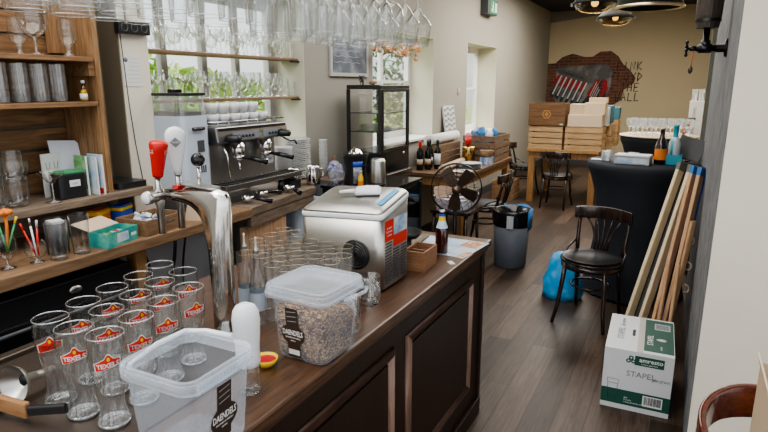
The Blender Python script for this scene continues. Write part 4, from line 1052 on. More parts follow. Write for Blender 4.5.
# second body bulge on the left so the silhouette is as wide as in the photo
ex = thing('espresso_machine', 'two-group steel espresso machine on the back counter', 'espresso machine', (0, 0, 0))
ey0, ey1 = 2.455, 3.11; xf = -2.35
obj('body', B().box(-2.72, xf-.10, ey0+.02, ey1-.02, 1.10, 1.36), 'silverdark', ex, bevel=.008)
obj('top_housing', B().prism([(xf-.37, 1.361), (xf-.06, 1.361), (xf, 1.372), (xf-.015, 1.462), (xf-.37, 1.468)], 0, ey1-ey0, T((0, ey1, 0)) @ Rx(90)), 'silverdark', ex, bevel=.006)
obj('button_panel', B().box(xf-.0085, xf-.0005, ey0+.12, ey0+.36, 1.382, 1.425, ).box(xf-.0085, xf-.0005, ey0+.40, ey1-.10, 1.382, 1.425), 'midgrey', ex)
bb = B()
for y0 in (ey0+.18, ey0+.46):
    for k in range(5): bb.ball((xf+.002, y0+.03*k, 1.402), .009, 2)
obj('buttons', bb, 'black', ex)
obj('display_strip', B().box(xf-.014, xf-.0075, ey0+.02, ey1-.02, 1.440, 1.456), 'black', ex)
for y in (ey0+.09, ey1-.09):
    kb = obj('steam_knob', B().lathe([(0, 0), (.026, 0), (.028, .02), (.022, .028), (.022, .075), (0, .078)], 18, T((xf, y, 1.395)) @ Ry(90)), 'black', ex)
obj('top_rail', B().tube([(-2.7, ey0+.01, 1.49), (xf-.03, ey0+.01, 1.49), (xf-.03, ey1-.01, 1.49), (-2.7, ey1-.01, 1.49)], .005, 8), 'chrome', ex)
for k, y in enumerate((ey0+.21, ey0+.47)):
    g_ = obj('group_head', B().lathe([(0, 1.285), (.036, 1.285), (.04, 1.30), (.04, 1.362), (0, 1.362)], 22, T((xf-.045, y, 0))), 'chrome', ex)
    obj('portafilter', B().lathe([(0, 1.25), (.015, 1.25), (.034, 1.262), (.034, 1.284), (0, 1.284)], 20, T((xf-.045, y, 0))), 'chrome', g_)
    obj('spout', B().tube([(xf-.045, y-.012, 1.252), (xf-.02, y-.02, 1.225), (xf-.02, y-.022, 1.20)], .007, 8), 'chrome', g_)
    obj('filter_handle', B().tube([(xf-.012, y+.01, 1.27), (xf+.05, y+.03, 1.262), (xf+.13, y+.055, 1.245)], [.009, .014, .016], 10), 'blackgl', g_)
obj('steam_wand', B().tube([(xf-.02, ey0+.05, 1.36), (xf+.015, ey0+.05, 1.30), (xf+.02, ey0+.06, 1.17)], .006, 8), 'chrome', ex)
obj('steam_wand', B().tube([(xf-.02, ey1-.03, 1.36), (xf+.02, ey1-.0, 1.335), (xf+.03, ey1+.03, 1.34), (xf+.03, ey1+.05, 1.31)], .006, 8), 'darkmetal', ex)
obj('nameplate', B().box(xf-.0995, xf-.095, ey1-.17, ey1-.05, 1.19, 1.25), 'lightgrey', ex)
text('nameplate_text', 'Rancilio', .03, 'ink', ex, faceX(xf-.0945, ey1-.11, 1.22))
dtr = obj('drip_tray', B().box(xf-.10, xf+.03, ey0+.01, ey1+.10, 1.09, 1.125), 'silverdark', ex, bevel=.004)
sl_ = B()
for k in range(16): sl_.box(xf-.09, xf+.02, ey0+.03+.045*k, ey0+.045+.045*k, 1.1255, 1.129)
obj('grate_bars', sl_, 'darkmetal', dtr)
for x in (-2.68, xf-.03):
    for y in (ey0+.06, ey1-.06): obj('foot', B().lathe([(0, 0), (.025, 0), (.02, .09), (0, .09)], 12, T((x, y, CT))), 'darkmetal', ex)
# cups on the machine
cupb = B().lathe([(0, .001), (.026, .001), (.038, .035), (.042, .062), (.040, .062), (.036, .034), (.024, .006), (0, .005)], 20)
cp0 = thing('coffee_cup', '', 'cup')
obj('cup', cupb, 'porcelain', cp0)
obj('handle', B().tube([(.038, 0, .05), (.055, 0, .05), (.058, 0, .034), (.05, 0, .02), (.034, 0, .02)], .004, 8), 'porcelain', cp0)
cupspots = [(2.53+.088*k, 0) for k in range(6)] + [(2.575+.088*k, 1) for k in range(5)]
for i, (y, lev) in enumerate(cupspots):
    lab = 'white coffee cup on the espresso machine, %s from left in the %s layer' % (ORD[i if i < 6 else i-6], 'lower' if lev == 0 else 'upper')
    loc = (-2.46+.004*(i % 3), y if lev == 0 else y-.045, 1.4705+lev*.063)
    rz = random.uniform(0, 6)
    if i == 0: cp0.location = loc; cp0['label'] = lab; cp0['group'] = 'white cups on the espresso machine'; cp0.rotation_euler = (0, 0, 2)
    else: dup(cp0, loc, 2+rz*.1, lab)
# portafilters and tampers lying before the machine
rnd = random.Random(11)
pf = thing('portafilter', 'spare portafilter with black handle lying left in front of the espresso machine', 'portafilter', (-2.30, 2.62, CT), R(20))
obj('basket', B().lathe([(0, .012), (.02, .012), (.036, .02), (.036, .045), (.033, .045), (.03, .024), (0, .02)], 20), 'chrome', pf)
obj('handle', B().tube([(.035, 0, .034), (.08, 0, .03), (.15, 0, .018)], [.008, .014, .016], 10), 'blackgl', pf)
obj('spout', B().tube([(-.01, 0, .014), (-.012, 0, .006)], .009, 8), 'chrome', pf)
dup(pf, (-2.34, 2.80, CT), R(75), 'spare portafilter in the middle before the espresso machine')
dup(pf, (-2.30, 3.03, CT), R(-25), 'spare portafilter right before the espresso machine')
kt = thing('knock_box', 'black knock box with rubber bar before the espresso machine', 'knock box', (-2.40, 3.17, CT))
obj('tub', B().rbox(-.06, .06, -.06, .06, 0, .06, .015), 'black', kt); obj('bar', B().tube([(-.055, 0, .068), (.055, 0, .068)], .01, 8), 'darkgrey', kt)
# jugs
jg = thing('steel_milk_jug', 'small steel milk jug, left of the two by the plates', 'jug', (-2.44, 3.27, CT+.0))
obj('jug', B().lathe([(0, .002), (.042, .002), (.046, .02), (.043, .075), (.038, .105), (.0395, .12), (.037, .12), (.035, .104), (.04, .07), (0, .01)], 24), 'chrome', jg)
obj('handle', B().tube([(.04, .0, .1), (.068, 0, .098), (.072, 0, .055), (.045, 0, .035)], .005, 8), 'chrome', jg)
j2 = dup(jg, (-2.335, 3.365, CT), R(60), 'larger steel milk jug, right of the two by the plates'); j2.scale = (1.12, 1.12, 1.12)
# plates
pr_ = B().lathe([(0, .0), (.07, .0), (.103, .012), (.105, .014), (.07, .004), (0, .004)], 30)
plate = tag(obj('plate', pr_, 'porcelain'), '', 'plate', 'tall stack of white plates')
for k in range(20):
    o = plate if k == 0 else plate.copy()
    if k: C.objects.link(o)
    o.location = (-2.61+.003*math.sin(k*2.1), 3.555+.003*math.cos(k*1.7), CT+.0152*k); o['label'] = 'white plate, %s from the bottom of the stack by the milk jugs' % ORD[k]
tag(obj('white_pail', B().lathe([(0, .001), (.058, .001), (.074, .25), (.077, .258), (.073, .258), (.056, .01), (0, .01)], 28), 'porcelain', loc=(-2.60, 3.365, CT)), 'white pail in front of the plate stack, behind the milk jugs', 'pail')
cps = tag(obj('paper_cup', B().lathe([(0, 0), (.026, 0), (.036, .085), (.038, .088), (.035, .088), (.025, .003), (0, .003)], 20), 'offwhite'), '', 'cup', 'nested paper cups by the wall')
for k in range(7):
    o = cps if k == 0 else cps.copy()
    if k: C.objects.link(o)
    o.location = (-2.66, 3.99, .952+.036*k+.0); o['label'] = 'white paper cup, %s from the bottom of the nested tower by the wall' % ORD[k]
bg_ = B(); rnd = random.Random(21)
bg_.ball((0, 0, .07), .07, 3, (.8, 1.1, .95), noise=.16)
tag(obj('snack_bag', bg_, 'granprint', loc=(-2.52, 3.95, .953)), 'crumpled blue and silver snack bag behind the ice maker', 'bag')
tag(obj('film_bag', B().ball((0, 0, .065), .07, 3, (.7, 1.1, .9), noise=.12), 'clearbag', loc=(-2.36, 3.72, .953)), 'crumpled clear plastic bag beside the snack bag', 'bag')
tag(obj('brown_bottle', B().lathe([(0, 0), (.022, 0), (.024, .005), (.024, .10), (.01, .13), (.01, .16), (0, .16)], 16), 'smallbox', loc=(-2.64, 4.12, .952)), 'small brown bottle right of the paper cup tower', 'bottle')
yo = thing('syrup_bottle', 'small bottle with yellow and orange label behind the ice scoop', 'bottle', (-2.11, 3.60+.06, .951))
obj('glass_body', B().lathe([(0, .001), (.02, .001), (.022, .004), (.021, .075), (.011, .095), (.011, .11), (0, .11)], 16), 'yellowp', yo)
obj('orange_label', B().lathe([(.0226, .02), (.0223, .05)], 16), 'orange', yo); obj('cap', B().lathe([(0, .111), (.013, .111), (.013, .125), (0, .126)], 14), 'lightgrey', yo)

# black appliance and what stands on it
ap = thing('black_fridge', 'low black glass-fronted fridge beyond the end of back counter', 'fridge', (0, 0, 0))
obj('carcass', B().box(-2.42, -1.90, 3.60, 4.28, .05, .93), 'black', ap, bevel=.008)
obj('top', B().box(-2.43, -1.88, 3.59, 4.29, .931, .951), 'blackgl', ap, bevel=.003)
dr = obj('glass_door', B().box(-1.899, -1.885, 3.63, 4.25, .12, .90), 'glasscab', ap)
obj('door_frame', B().box(-1.8995, -1.88, 3.60, 3.63, .08, .925).box(-1.8995, -1.88, 4.25, 4.28, .08, .925), 'black', dr)
obj('legs', B().box(-2.4, -2.34, 3.64, 4.24, 0, .05).box(-1.98, -1.92, 3.64, 4.24, 0, .05), 'black', ap)
nc = thing('narrow_cabinet', 'narrow pale cabinet against the wall behind the juicer', 'cabinet', (0, 0, 0))
obj('carcass', B().box(-2.74, -2.44, 3.83, 4.29, 0, .93), 'midgrey', nc); obj('top', B().box(-2.745, -2.435, 3.825, 4.295, .9305, .951), 'ledge', nc)
jc = thing('citrus_juicer', 'black citrus juicer with steel cone and blue label', 'juicer', (-2.20, 3.735, .951), R(15))
obj('body', B().lathe([(0, 0), (.085, 0), (.088, .02), (.08, .12), (.095, .22), (.105, .245), (.10, .25), (.085, .225), (0, .22)], 26), 'black', jc)
obj('cone', B().lathe([(.06, .225), (.055, .24), (.035, .27), (.012, .288), (0, .29)], 24, fn=lambda r, z, a: r*(1+.08*math.cos(10*a))), 'chrome', jc)
obj('spout', B().box(-.015, .015, .08, .12, .15, .165, Rz(-120)), 'black', jc)
m_ = Rz(-62)
pq = B().arcslab(.0905, .0925, -22, 22, lambda t: .025, lambda t: .17, 8, m_); obj('picture_label', pq, 'leaflet', jc)
MT['juprint'] = mottled('grey photo label', [(.1, .1, .12), (.25, .25, .3), (.45, .45, .5)], 30, .5); bpy.data.objects[jc.name].children  # noqa
[o for o in bpy.data.objects if o.parent == jc and o.name.startswith('picture_label')][0].data.materials[0] = MT['juprint']
obj('blue_label', B().arcslab(.0935, .0955, -24, 24, lambda t: .15, lambda t: .19, 8, m_), 'bluelabel', jc)
ke = thing('steel_canister', 'tall brushed steel kettle jug standing on the black fridge', 'kettle', (-2.02, 3.76, .951))
obj('body', B().lathe([(0, .03), (.062, .03), (.063, .035), (.058, .19), (.055, .20), (0, .20)], 28), 'steel', ke)
obj('base', B().lathe([(0, 0), (.064, 0), (.064, .029), (0, .029)], 28), 'black', ke); obj('lid', B().lathe([(.054, .2005), (.05, .21), (0, .213)], 28), 'dullchrome', ke)
obj('handle', B().tube([(-.01, .055, .185), (-.02, .09, .18), (-.02, .095, .09), (-.01, .06, .06)], .009, 8), 'black', ke)

# display cabinet
sc_ = thing('side_cabinet', 'dark low cabinet carrying the black display cabinet', 'cabinet', (0, 0, 0))
obj('carcass', B().box(-2.72, -2.27, 4.30, 4.93, 0, .93), 'darkwood', sc_, bevel=.006)
obj('door', B().box(-2.269, -2.255, 4.33, 4.90, .08, .88), 'darkwood', sc_)
dc = thing('display_cabinet', 'tall black glass display cabinet by the window', 'cabinet', (0, 0, 0))
x0, x1, y0, y1, z0, z1 = -2.62, -2.285, 4.31, 4.88, .931, 1.70
obj('base', B().box(x0, x1, y0, y1, z0, 1.13), 'blackgl', dc, bevel=.006)
obj('top', B().box(x0, x1, y0, y1, z1-.035, z1), 'black', dc, bevel=.006)
pb = B()
for x, y in ((x0, y0), (x1-.025, y0), (x0, y1-.025), (x1-.025, y1-.025)): pb.box(x, x+.025, y, y+.025, 1.131, z1-.036)
obj('corner_posts', pb, 'black', dc)
obj('front_glass', B().box(x0+.026, x1-.026, y0+.008, y0+.012, 1.131, z1-.036), 'glassplate', dc)
obj('door_glass', B().box(x1-.012, x1-.008, y0+.026, y1-.026, 1.131, z1-.036), 'glassplate', dc)
db = B()
for a in ((y0+.026, y0+.05, 1.131, z1-.036), (y1-.05, y1-.026, 1.131, z1-.036)): db.box(x1-.007, x1+.006, a[0], a[1], a[2], a[3])
db.box(x1-.007, x1+.006, y0+.051, y1-.051, 1.131, 1.155).box(x1-.007, x1+.006, y0+.051, y1-.051, z1-.06, z1-.036)
obj('door_frame', db, 'black', dc)
for z in (1.30, 1.46): obj('glass_shelf', B().box(x0+.027, x1-.014, y0+.014, y1-.014, z, z+.006), 'black', dc)
obj('badge', B().lathe([(0, 0), (.02, 0), (.02, .003), (0, .003)], 16, T((x1, y1-.12, 1.09)) @ Ry(90) @ Matrix.Diagonal((.6, 1, 1, 1))), 'dullchrome', dc)
pd = tag(obj('cake_plate', B().lathe([(0, 0), (.08, 0), (.115, .01), (.08, .004), (0, .004)], 24), 'steel'), '', 'plate', 'plates in the display cabinet')
for k in range(6):
    o = pd if k == 0 else pd.copy()
    if k: C.objects.link(o)
    o.location = (-2.46, 4.46, 1.3065+.0105*k); o['label'] = 'silver plate, %s from the bottom of the stack inside the display cabinet' % ORD[k]
fg = thing('cow_figurine', 'small black and white cow figurine on top of the display cabinet', 'figurine', (-2.53, 4.42, 1.70), R(-60))
fb = B().ball((0, 0, .045), .03, 2, (1.4, .8, .8)).ball((.045, 0, .062), .017, 2, (1.2, .9, 1))
for sx in (-.025, .025):
    for sy in (-.012, .012): fb.tube([(sx, sy, .045), (sx, sy, .0)], [.009, .006], 6)
obj('body', fb, mottled('cow hide', [(.03, .03, .03), (.06, .06, .06), (.7, .7, .7)], 25, .5), fg); obj('ears', B().ball((.04, .018, .075), .007, 1).ball((.04, -.018, .075), .007, 1), 'black', fg)
tag(obj('straw_bundle', B().ball((0, 0, .018), .03, 2, (1.4, .8, .6), noise=.12), 'wicker', loc=(-2.42, 4.42, 1.70)), 'small tan straw bundle beside the cow figurine', 'bundle')
# framed slate
fs = thing('slate_board', 'grey chalk slate in pale frame on the wall left of the display cabinet', 'board', (W+.002, 4.57, 1.955), 0)
obj('slate', B().box(0, .012, -.30, .30, -.15, .15), 'chalk', fs)
fb = B().box(0, .02, -.33, -.30, -.18, .18).box(0, .02, .30, .33, -.18, .18).box(0, .02, -.2995, .2995, -.18, -.15).box(0, .02, -.2995, .2995, .15, .18)
obj('frame', fb, 'slatewood', fs)
for k in range(4):
    obj('chalk_line', B().tube([(.0125, -.26+.05*i, .09-.05*k+.006*math.sin(i*2.3+k)) for i in range(10)], .0022, 4), 'lightgrey', fs)
# garland
gr = B(); rnd = random.Random(4)
for i in range(34):
    t = i/33; y = 4.78+ 1.05*t; z = 2.055-.05*math.sin(t*PI)+rnd.uniform(-.045, .04)+.06*t
    gr.ball((-2.6+rnd.uniform(-.02, .02), y, z), rnd.uniform(.018, .04), 1, noise=.25)
gr.tube([(-2.6, 4.78, 2.10), (-2.6, 5.05, 2.03), (-2.6, 5.5, 2.05), (-2.6, 5.83, 2.13)], .004, 5)
gr.tube([(-2.6, 4.78, 2.10), (-2.745, 4.78, 2.16)], .003, 4).tube([(-2.6, 5.83, 2.13), (-2.6, 5.83, CEIL-.001)], .002, 4)
for z in (2.05, 2.01, 1.965): gr.ball((-2.6, 5.70, z), .026, 1, noise=.3)
tag(obj('flower_garland', gr, 'dryleaf'), 'orange and cream dried flower garland hanging in front of the window', 'garland')
sw = tag(obj('wall_switch', B().box(0, .01, -.04, .04, -.04, .04), 'kraft', loc=(W, 7.42, 1.62), bevel=.004), 'small brown wall switch between the two far windows', 'switch')
obj('rocker', B().box(.0105, .014, -.018, .018, -.022, .022), 'kraftlight', sw)
xs = thing('exit_sign', 'green emergency exit sign high on the window wall', 'sign', (W+.012, 8.46, 2.79), 0)
obj('housing', B().box(-.011, .10, -.24, .2, -.10, .11), 'darkgrey', xs)
fp = obj('face', B().box(.101, .106, -.16, .19, -.09, .10), 'exitgreen', xs)
pc = B().box(.1065, .108, .07, .16, -.06, .07).ball((.1075, -.02, .06), .02, 2, (.1, 1, 1)).box(.1065, .108, -.05, .0, -.02, .04).box(.1065, .108, -.09, -.05, -.06, -.02).box(.1065, .108, -.0, .03, -.07, -.02)
obj('pictogram', pc, 'white', fp)

# ------------------------------------------------------------------ dining table by the window
def table(name, label, x0, x1, y0, y1, h, mat, lmat, leg=.07, mats=None):
    t = thing(name, label, 'table', ((x0+x1)/2, (y0+y1)/2, 0)); a, b = (x1-x0)/2, (y1-y0)/2
    obj('tabletop', B().box(-a, a, -b, b, h-.04, h), mat, t, bevel=.004)
    obj('apron', B().box(-a+.04, a-.04, -b+.04, -b+.065, h-.13, h-.041).box(-a+.04, a-.04, b-.065, b-.04, h-.13, h-.041).box(-a+.04, -a+.065, -b+.07, b-.07, h-.13, h-.041).box(a-.065, a-.04, -b+.07, b-.07, h-.13, h-.041), lmat, t)
    for sx in (-1, 1):
        for sy in (-1, 1):
            cx, cy = sx*(a-.03-leg/2), sy*(b-.03-leg/2)
            obj('leg', B().box(cx-leg/2, cx+leg/2, cy-leg/2, cy+leg/2, 0, h-.041), lmat, t)
    return t
table('dining_table', 'brown wooden table along the window wall with wine and crate', -2.68, -1.93, 5.45, 7.25, .80, 'tabletop', 'tablewood')
TZ = .80
wbp = None
WB_ = [(-2.50, 5.62, 'red'), (-2.44, 5.70, 'dark'), (-2.48, 5.84, 'dark'), (-2.37, 5.80, 'dark')]
for k, (x, y, c_) in enumerate(WB_):
    t = thing('wine_bottle', ['wine bottle with red capsule at the left of the group', 'wine bottle with pale label nearest in the group', 'wine bottle standing behind the others by the window', 'wine bottle with large white label at the right of the group'][k], 'bottle', (x, y, TZ), 0, 'wine bottles on the dining table')
    obj('glass_body', B().lathe([(0, .002), (.036, .001), (.038, .006), (.038, .19), (.03, .22), (.015, .245), (.0145, .30), (0, .30)], 20), 'winebottle', t)
    obj('label_wrap', B().arcslab(.0385, .039, -130, -10, lambda t: .06 if k != 3 else .05, lambda t: .12 if k != 3 else .17, 10), 'kraftlight' if k < 2 else 'offwhite', t)
    obj('capsule', B().lathe([(.016, .25), (.0165, .30), (.016, .315), (0, .316)], 16), 'red' if c_ == 'red' else 'black', t)
def roll(name, p0, p1, r, mat, label, cat='roll'):
    t = thing(name, label, cat, p0); d = Vector(p1)-Vector(p0)
    obj('sheet', B().tube([(0,0,0), d], r, 20), mat, t)
    dn = d.normalized()
    obj('core', B().tube([-dn*.002, -dn*.012], r*.35, 14), 'kraft', t)
    return t
# long white roll on a wooden box, cream roll in front
lb_ = thing('low_crate', 'brown wooden crate lying under the white paper roll', 'crate', (-2.55, 6.32, TZ))
for z in (0, .075, .15): obj('slat', B().box(-.12, .12, -.36, -.345, z, z+.065).box(.105, .12, -.34, .36, z, z+.065), 'browncrate', lb_)
obj('base', B().box(-.12, .104, -.344, .36, 0, .012), 'browncrate', lb_); obj('top_board', B().box(-.12, .12, -.36, .36, .2155, .228), 'browncrate', lb_)
roll('paper_roll', (-2.54, 5.94, TZ+.29), (-2.53, 6.78, TZ+.29), .06, 'offwhite', 'thick white paper roll lying on the brown crate by the window')
roll('cloth_roll', (-2.22, 5.56, TZ+.04), (-2.25, 6.28, TZ+.04), .038, 'kraftlight', 'slim cream roll lying along the front of the dining table')
pf_ = thing('woven_placemat', 'white woven patterned board leaning on the wall above the roll', 'board', (W+.05, 7.02, 1.08), 0)
obj('panel', B().box(0, .02, -.19, .19, 0, .36, Ry(-8)), 'weave', pf_)
wg = B()
for i in range(4):
    for j in range(5): wg.box(.0205, .023, -.17+.09*i, -.10+.09*i, .02+.068*j+(.02 if i % 2 else 0), .05+.068*j+(.02 if i % 2 else 0), Ry(-8))
obj('weave_squares', wg, 'midgrey', pf_)
sb = thing('small_shelf', 'narrow brown wall shelf under the woven board', 'shelf', (0, 0, 0)); obj('board', B().box(W, W+.10, 6.75, 7.3, 1.06, 1.079), 'browncrate', sb); obj('bracket', B().box(W, W+.02, 6.8, 6.85, .98, 1.0595).box(W, W+.02, 7.2, 7.25, .98, 1.0595), 'browncrate', sb)
def crate(name, label, cx, cy, z, w, d, h, nsl, mat, group=None, rz=0, pm=None):
    t = thing(name, label, 'crate', (cx, cy, z), rz, group); a, b = w/2, d/2; s = h/nsl
    for k in range(nsl):
        z0 = k*s+.004; z1 = (k+1)*s-.010
        obj('slat', B().box(-a, a, -b, -b+.012, z0, z1), mat, t); obj('slat', B().box(-a, a, b-.012, b, z0, z1), mat, t)
        obj('slat', B().box(-a, -a+.012, -b+.0125, b-.0125, z0, z1), mat, t); obj('slat', B().box(a-.012, a, -b+.0125, b-.0125, z0, z1), mat, t)
    for sx in (-1, 1):
        for sy in (-1, 1):
            cx_, cy_ = sx*(a-.03), sy*(b-.03); obj('corner_post', B().box(cx_-.016, cx_+.016, cy_-.016, cy_+.016, .004, h-.01), pm or mat, t)
    obj('base', B().box(-a+.013, a-.013, -b+.013, b-.013, 0, .010), mat, t)
    return t
crate('table_crate', 'brown slatted crate of paper goods on the dining table', -2.15, 6.85, TZ, .40, .62, .32, 4, 'browncrate')
for k in range(7):
    rnd = random.Random(40+k)
    tag(obj('paper_bundle', B().ball((0, 0, [.088, .10, .085, .09, .085, .09, .085][k]), .054, 2, (.78, .95, [1.2, 1.45, 1.15, 1.25, 1.15, 1.2, 1.15][k]), noise=.17), ['bluecloth', 'bluetarp', 'offwhite', 'bluecloth', 'offwhite', 'bluetarp', 'pink'][k], loc=(-2.26+.105*(k % 3), 6.67+.15*(k//3), TZ+.24), rot=(R(rnd.uniform(-8, 8)), R(rnd.uniform(-8, 8)), rnd.uniform(-.2, .2))),
        ['patterned blue napkin bundle at the left of the table crate', 'deep blue paper bundle standing tall in the table crate', 'white paper bundle left in the table crate', 'blue and white wrapper in the middle of the table crate', 'white paper bundle at the right of the table crate', 'dark blue paper bundle at the back of the table crate', 'pink paper bundle in the table crate'][k], 'paper', 'paper goods in the table crate')
rf = thing('red_vase', 'red flower-shaped cup standing left of the table crate', 'cup', (-2.24, 6.42, TZ+.20))
obj('cup', B().lathe([(0, 0), (.018, 0), (.03, .04), (.036, .10), (.032, .10), (.02, .02), (0, .02)], 16), 'red', rf); obj('pink_rim', B().lathe([(.033, .1005), (.04, .12), (.03, .15), (0, .16)], 14), 'pink', rf)
bc_ = thing('brass_canister', 'brass canister standing before the table crate', 'canister', (-2.215, 6.38, TZ))
obj('can', B().lathe([(0, 0), (.075, 0), (.075, .19), (.071, .1995), (0, .1995)], 24), 'brass', bc_); obj('band', B().lathe([(.0755, .02), (.078, .026), (.0755, .032)], 24), 'brass', bc_)
wk = thing('wicker_basket', 'low wicker basket in front of the table crate', 'basket', (-2.0, 6.40, TZ+.085))
obj('basket', B().lathe([(0, 0), (.06, 0), (.08, .07), (.078, .075), (.074, .07), (.055, .008), (0, .008)], 20), 'wicker', wk); obj('rim', B().lathe([(.079, .072), (.084, .076), (.079, .08), (.076, .076)], 20), 'wicker', wk)
stk_ = tag(obj('folded_cloth', B().rbox(-.06, .06, -.10, .10, 0, .083, .03), 'bluecloth', loc=(-2.0, 6.40, TZ+.0005)), 'folded blue and white cloths under the wicker basket', 'cloth')
dp = tag(obj('dinner_plate', B().lathe([(0, 0), (.08, 0), (.13, .014), (.08, .005), (0, .005)], 26), 'lightgrey'), '', 'plate', 'grey plates on the dining table')
for k in range(5):
    o = dp if k == 0 else dp.copy()
    if k: C.objects.link(o)
    o.location = (-2.06, 6.0, TZ+.0125*k+.0005); o['label'] = 'grey dinner plate, %s from the bottom of the dining table stack' % ORD[k]
dup_p = dp.copy(); C.objects.link(dup_p); dup_p.location = (-2.06, 5.70, TZ+.0005); dup_p['label'] = 'single grey plate near the front end of the dining table'
fill = tag(obj('paper_filling', B().rbox(-.15, .15, -.26, .26, .0005, .228, .03), 'bluecloth', loc=(-2.15, 6.85, TZ+.0105)), 'folded patterned cloth filling the table crate below the paper bundles', 'cloth')
fc = crate('floor_crate', 'small straw-coloured crate on the floor by the window wall', -2.35, 8.55, 0, .30, .46, .30, 4, 'wicker')

# fan
fx, fy, fz = -1.525, 4.13, .915
fan = thing('pedestal_fan', 'round bronzed metal pedestal fan behind the end of the bar', 'fan', (fx, fy, 0), R(22))
cg = B()
for s_, r_ in ((-.06, .195), (.06, .195), (-.075, .14), (.075, .14), (-.08, .08), (.08, .08)):
    cg.tube([(r_*math.cos(a), s_ if r_ < .19 else s_*.35, fz+r_*math.sin(a)) for a in [2*PI*i/40 for i in range(41)]], .0045 if r_ > .19 else .0018, 5, False)
for i in range(20):
    a = 2*PI*i/20; ca, sa = math.cos(a), math.sin(a)
    for sg in (-1, 1): cg.tube([(.03*ca, sg*.085, fz+.03*sa), (.09*ca, sg*.08, fz+.09*sa), (.16*ca, sg*.06, fz+.16*sa), (.195*ca, sg*.02, fz+.195*sa)], .0013, 4, False)
obj('cage', cg, 'iron', fan)
for i in range(5):
    m = T((0, 0, fz)) @ Ry(72*i+20); bl_ = B()
    bl_.prism([(.03, -.02), (.09, -.05), (.165, -.06), (.175, -.02), (.165, .045), (.09, .04), (.03, .02)], -.002, .002, m @ Rx(90) @ Matrix.Rotation(R(22), 4, 'X'))
    obj('blade', bl_, 'fanbrown', fan)
obj('hub', B().lathe([(0, -.095), (.03, -.09), (.035, -.08), (.035, .02), (0, .02)], 20, T((0, 0, fz)) @ Rx(-90)), 'fanbrown', fan)
obj('motor', B().lathe([(0, .09), (.05, .09), (.055, .16), (.03, .2), (0, .2)], 18, T((0, 0, fz)) @ Rx(-90)), 'iron', fan)
obj('pole', B().tube([(0, .13, fz-.04), (0, .13, .03)], .016, 10), 'iron', fan)
obj('base', B().lathe([(0, 0), (.17, 0), (.17, .012), (.05, .028), (0, .03)], 28, T((0, .13, 0))), 'iron', fan)

stl = thing('dark_stool', 'dark wooden stool behind the fan carrying a clear tub', 'stool', (-1.90, 5.15, 0))
obj('seat', B().rbox(-.2, .2, -.2, .2, .50, .53, .04), 'darkwood', stl)
for sx in (-.16, .16):
    for sy in (-.16, .16): obj('leg', B().tube([(sx, sy, .499), (sx*1.1, sy*1.1, 0)], [.018, .014], 8), 'darkwood', stl)
tub = thing('storage_tub', 'pale translucent plastic tub on the dark stool behind the fan', 'tub', (-1.90, 5.15, .5305))
obj('tub', B().loft([sq(.15, .03, .001), sq(.17, .035, .13)], True, False), 'clearbag', tub); obj('rim', B().loft([sq(.17, .035, .125), sq(.18, .04, .125), sq(.18, .04, .14), sq(.17, .035, .14)], False, False), 'lightgrey', tub)
tag(obj('folded_towels', B().rbox(-.12, .12, -.12, .12, 0, .09, .04), 'pinkwhite', loc=(-1.90, 5.15, .535)), 'folded pale cloths with red stripe inside the storage tub', 'cloth')
# bin
bn = thing('waste_bin', 'grey waste bin lined with a black and blue bag', 'bin', (-1.37, 5.25, 0), R(10))
obj('bucket', B().lathe([(0, .002), (.145, .002), (.15, .01), (.175, .53), (.168, .53), (.143, .02), (0, .02)], 32), 'bingrey', bn)
obj('rim_hook', B().box(-.03, .03, -.19, -.172, .40, .52), 'lightgrey', bn)
rnd = random.Random(2)
bag = B().lathe([(.171, .40), (.181, .47), (.183, .535), (.178, .555), (.16, .55), (.14, .47), (.10, .40), (0, .38)], 36, fn=lambda r, z, a: r*(1+.03*math.sin(7*a+z*20)) if z > .42 and r > .15 else r)
obj('liner', bag, 'blackgl', bn)
obj('blue_bag_edge', B().arcslab(.188, .192, -35, 120, lambda t: .36+.05*math.sin(t*9), lambda t: .565+.01*math.sin(t*13), 18), 'bluetarp', bn)

# ------------------------------------------------------------------ chairs
def bentwood(label, loc, rz, group):
    t = thing('bentwood_chair', label, 'chair', loc, rz, group)
    # faces -Y
    obj('seat', B().lathe([(0, .445), (.20, .445), (.222, .455), (.222, .468), (.21, .475), (0, .472)], 30), 'darkwood', t)
    obj('seat_pad', B().lathe([(0, .4725), (.205, .4755), (.206, .4765), (0, .4735)], 30), 'seatgrey', t)
    obj('seat_ring', B().lathe([(.205, .41), (.215, .41), (.215, .444), (.205, .444), (.205, .41)], 30), 'darkwood', t)
    for sx in (-1, 1):
        obj('leg', B().tube([(sx*.14, -.15, .44), (sx*.15, -.165, .3), (sx*.165, -.195, .12), (sx*.185, -.225, .0)], [.018, .017, .015, .012], 10), 'darkwood', t)
        obj('leg', B().tube([(sx*.15, .14, .44), (sx*.155, .17, .25), (sx*.165, .225, .0)], [.017, .016, .012], 10), 'darkwood', t)
        obj('back_post', B().tube([(sx*.16, .15, .43), (sx*.175, .185, .56), (sx*.18, .215, .68), (sx*.18, .23, .735)], [.016, .015, .014, .013], 10), 'darkwood', t)
        obj('brace', B().tube([(sx*.2, .02, .452), (sx*.21, .07, .50), (sx*.185, .17, .545)], .009, 8), 'darkwood', t)
    obj('top_rail', B().arcslab(.36, .38, 56, 124, lambda z: .715+.0*z, lambda z: .80+.012*math.sin(z*PI), 14, T((0, -.13, 0))), 'darkwood', t, bevel=.005)
    for k in range(5):
        u = (k-2)/2
        obj('back_slat', B().tube([(u*.045, .185, .478), (u*.05, .205, .56), (u*.085, .232, .65), (u*.125, .235-.02*abs(u)+.008, .725)], .008, 8), 'darkwood', t)
    obj('stretcher_ring', B().tube([(.135*math.cos(a), .135*math.sin(a), .27) for a in [2*PI*i/28 for i in range(29)]], .009, 8, False), 'darkwood', t)
    return t
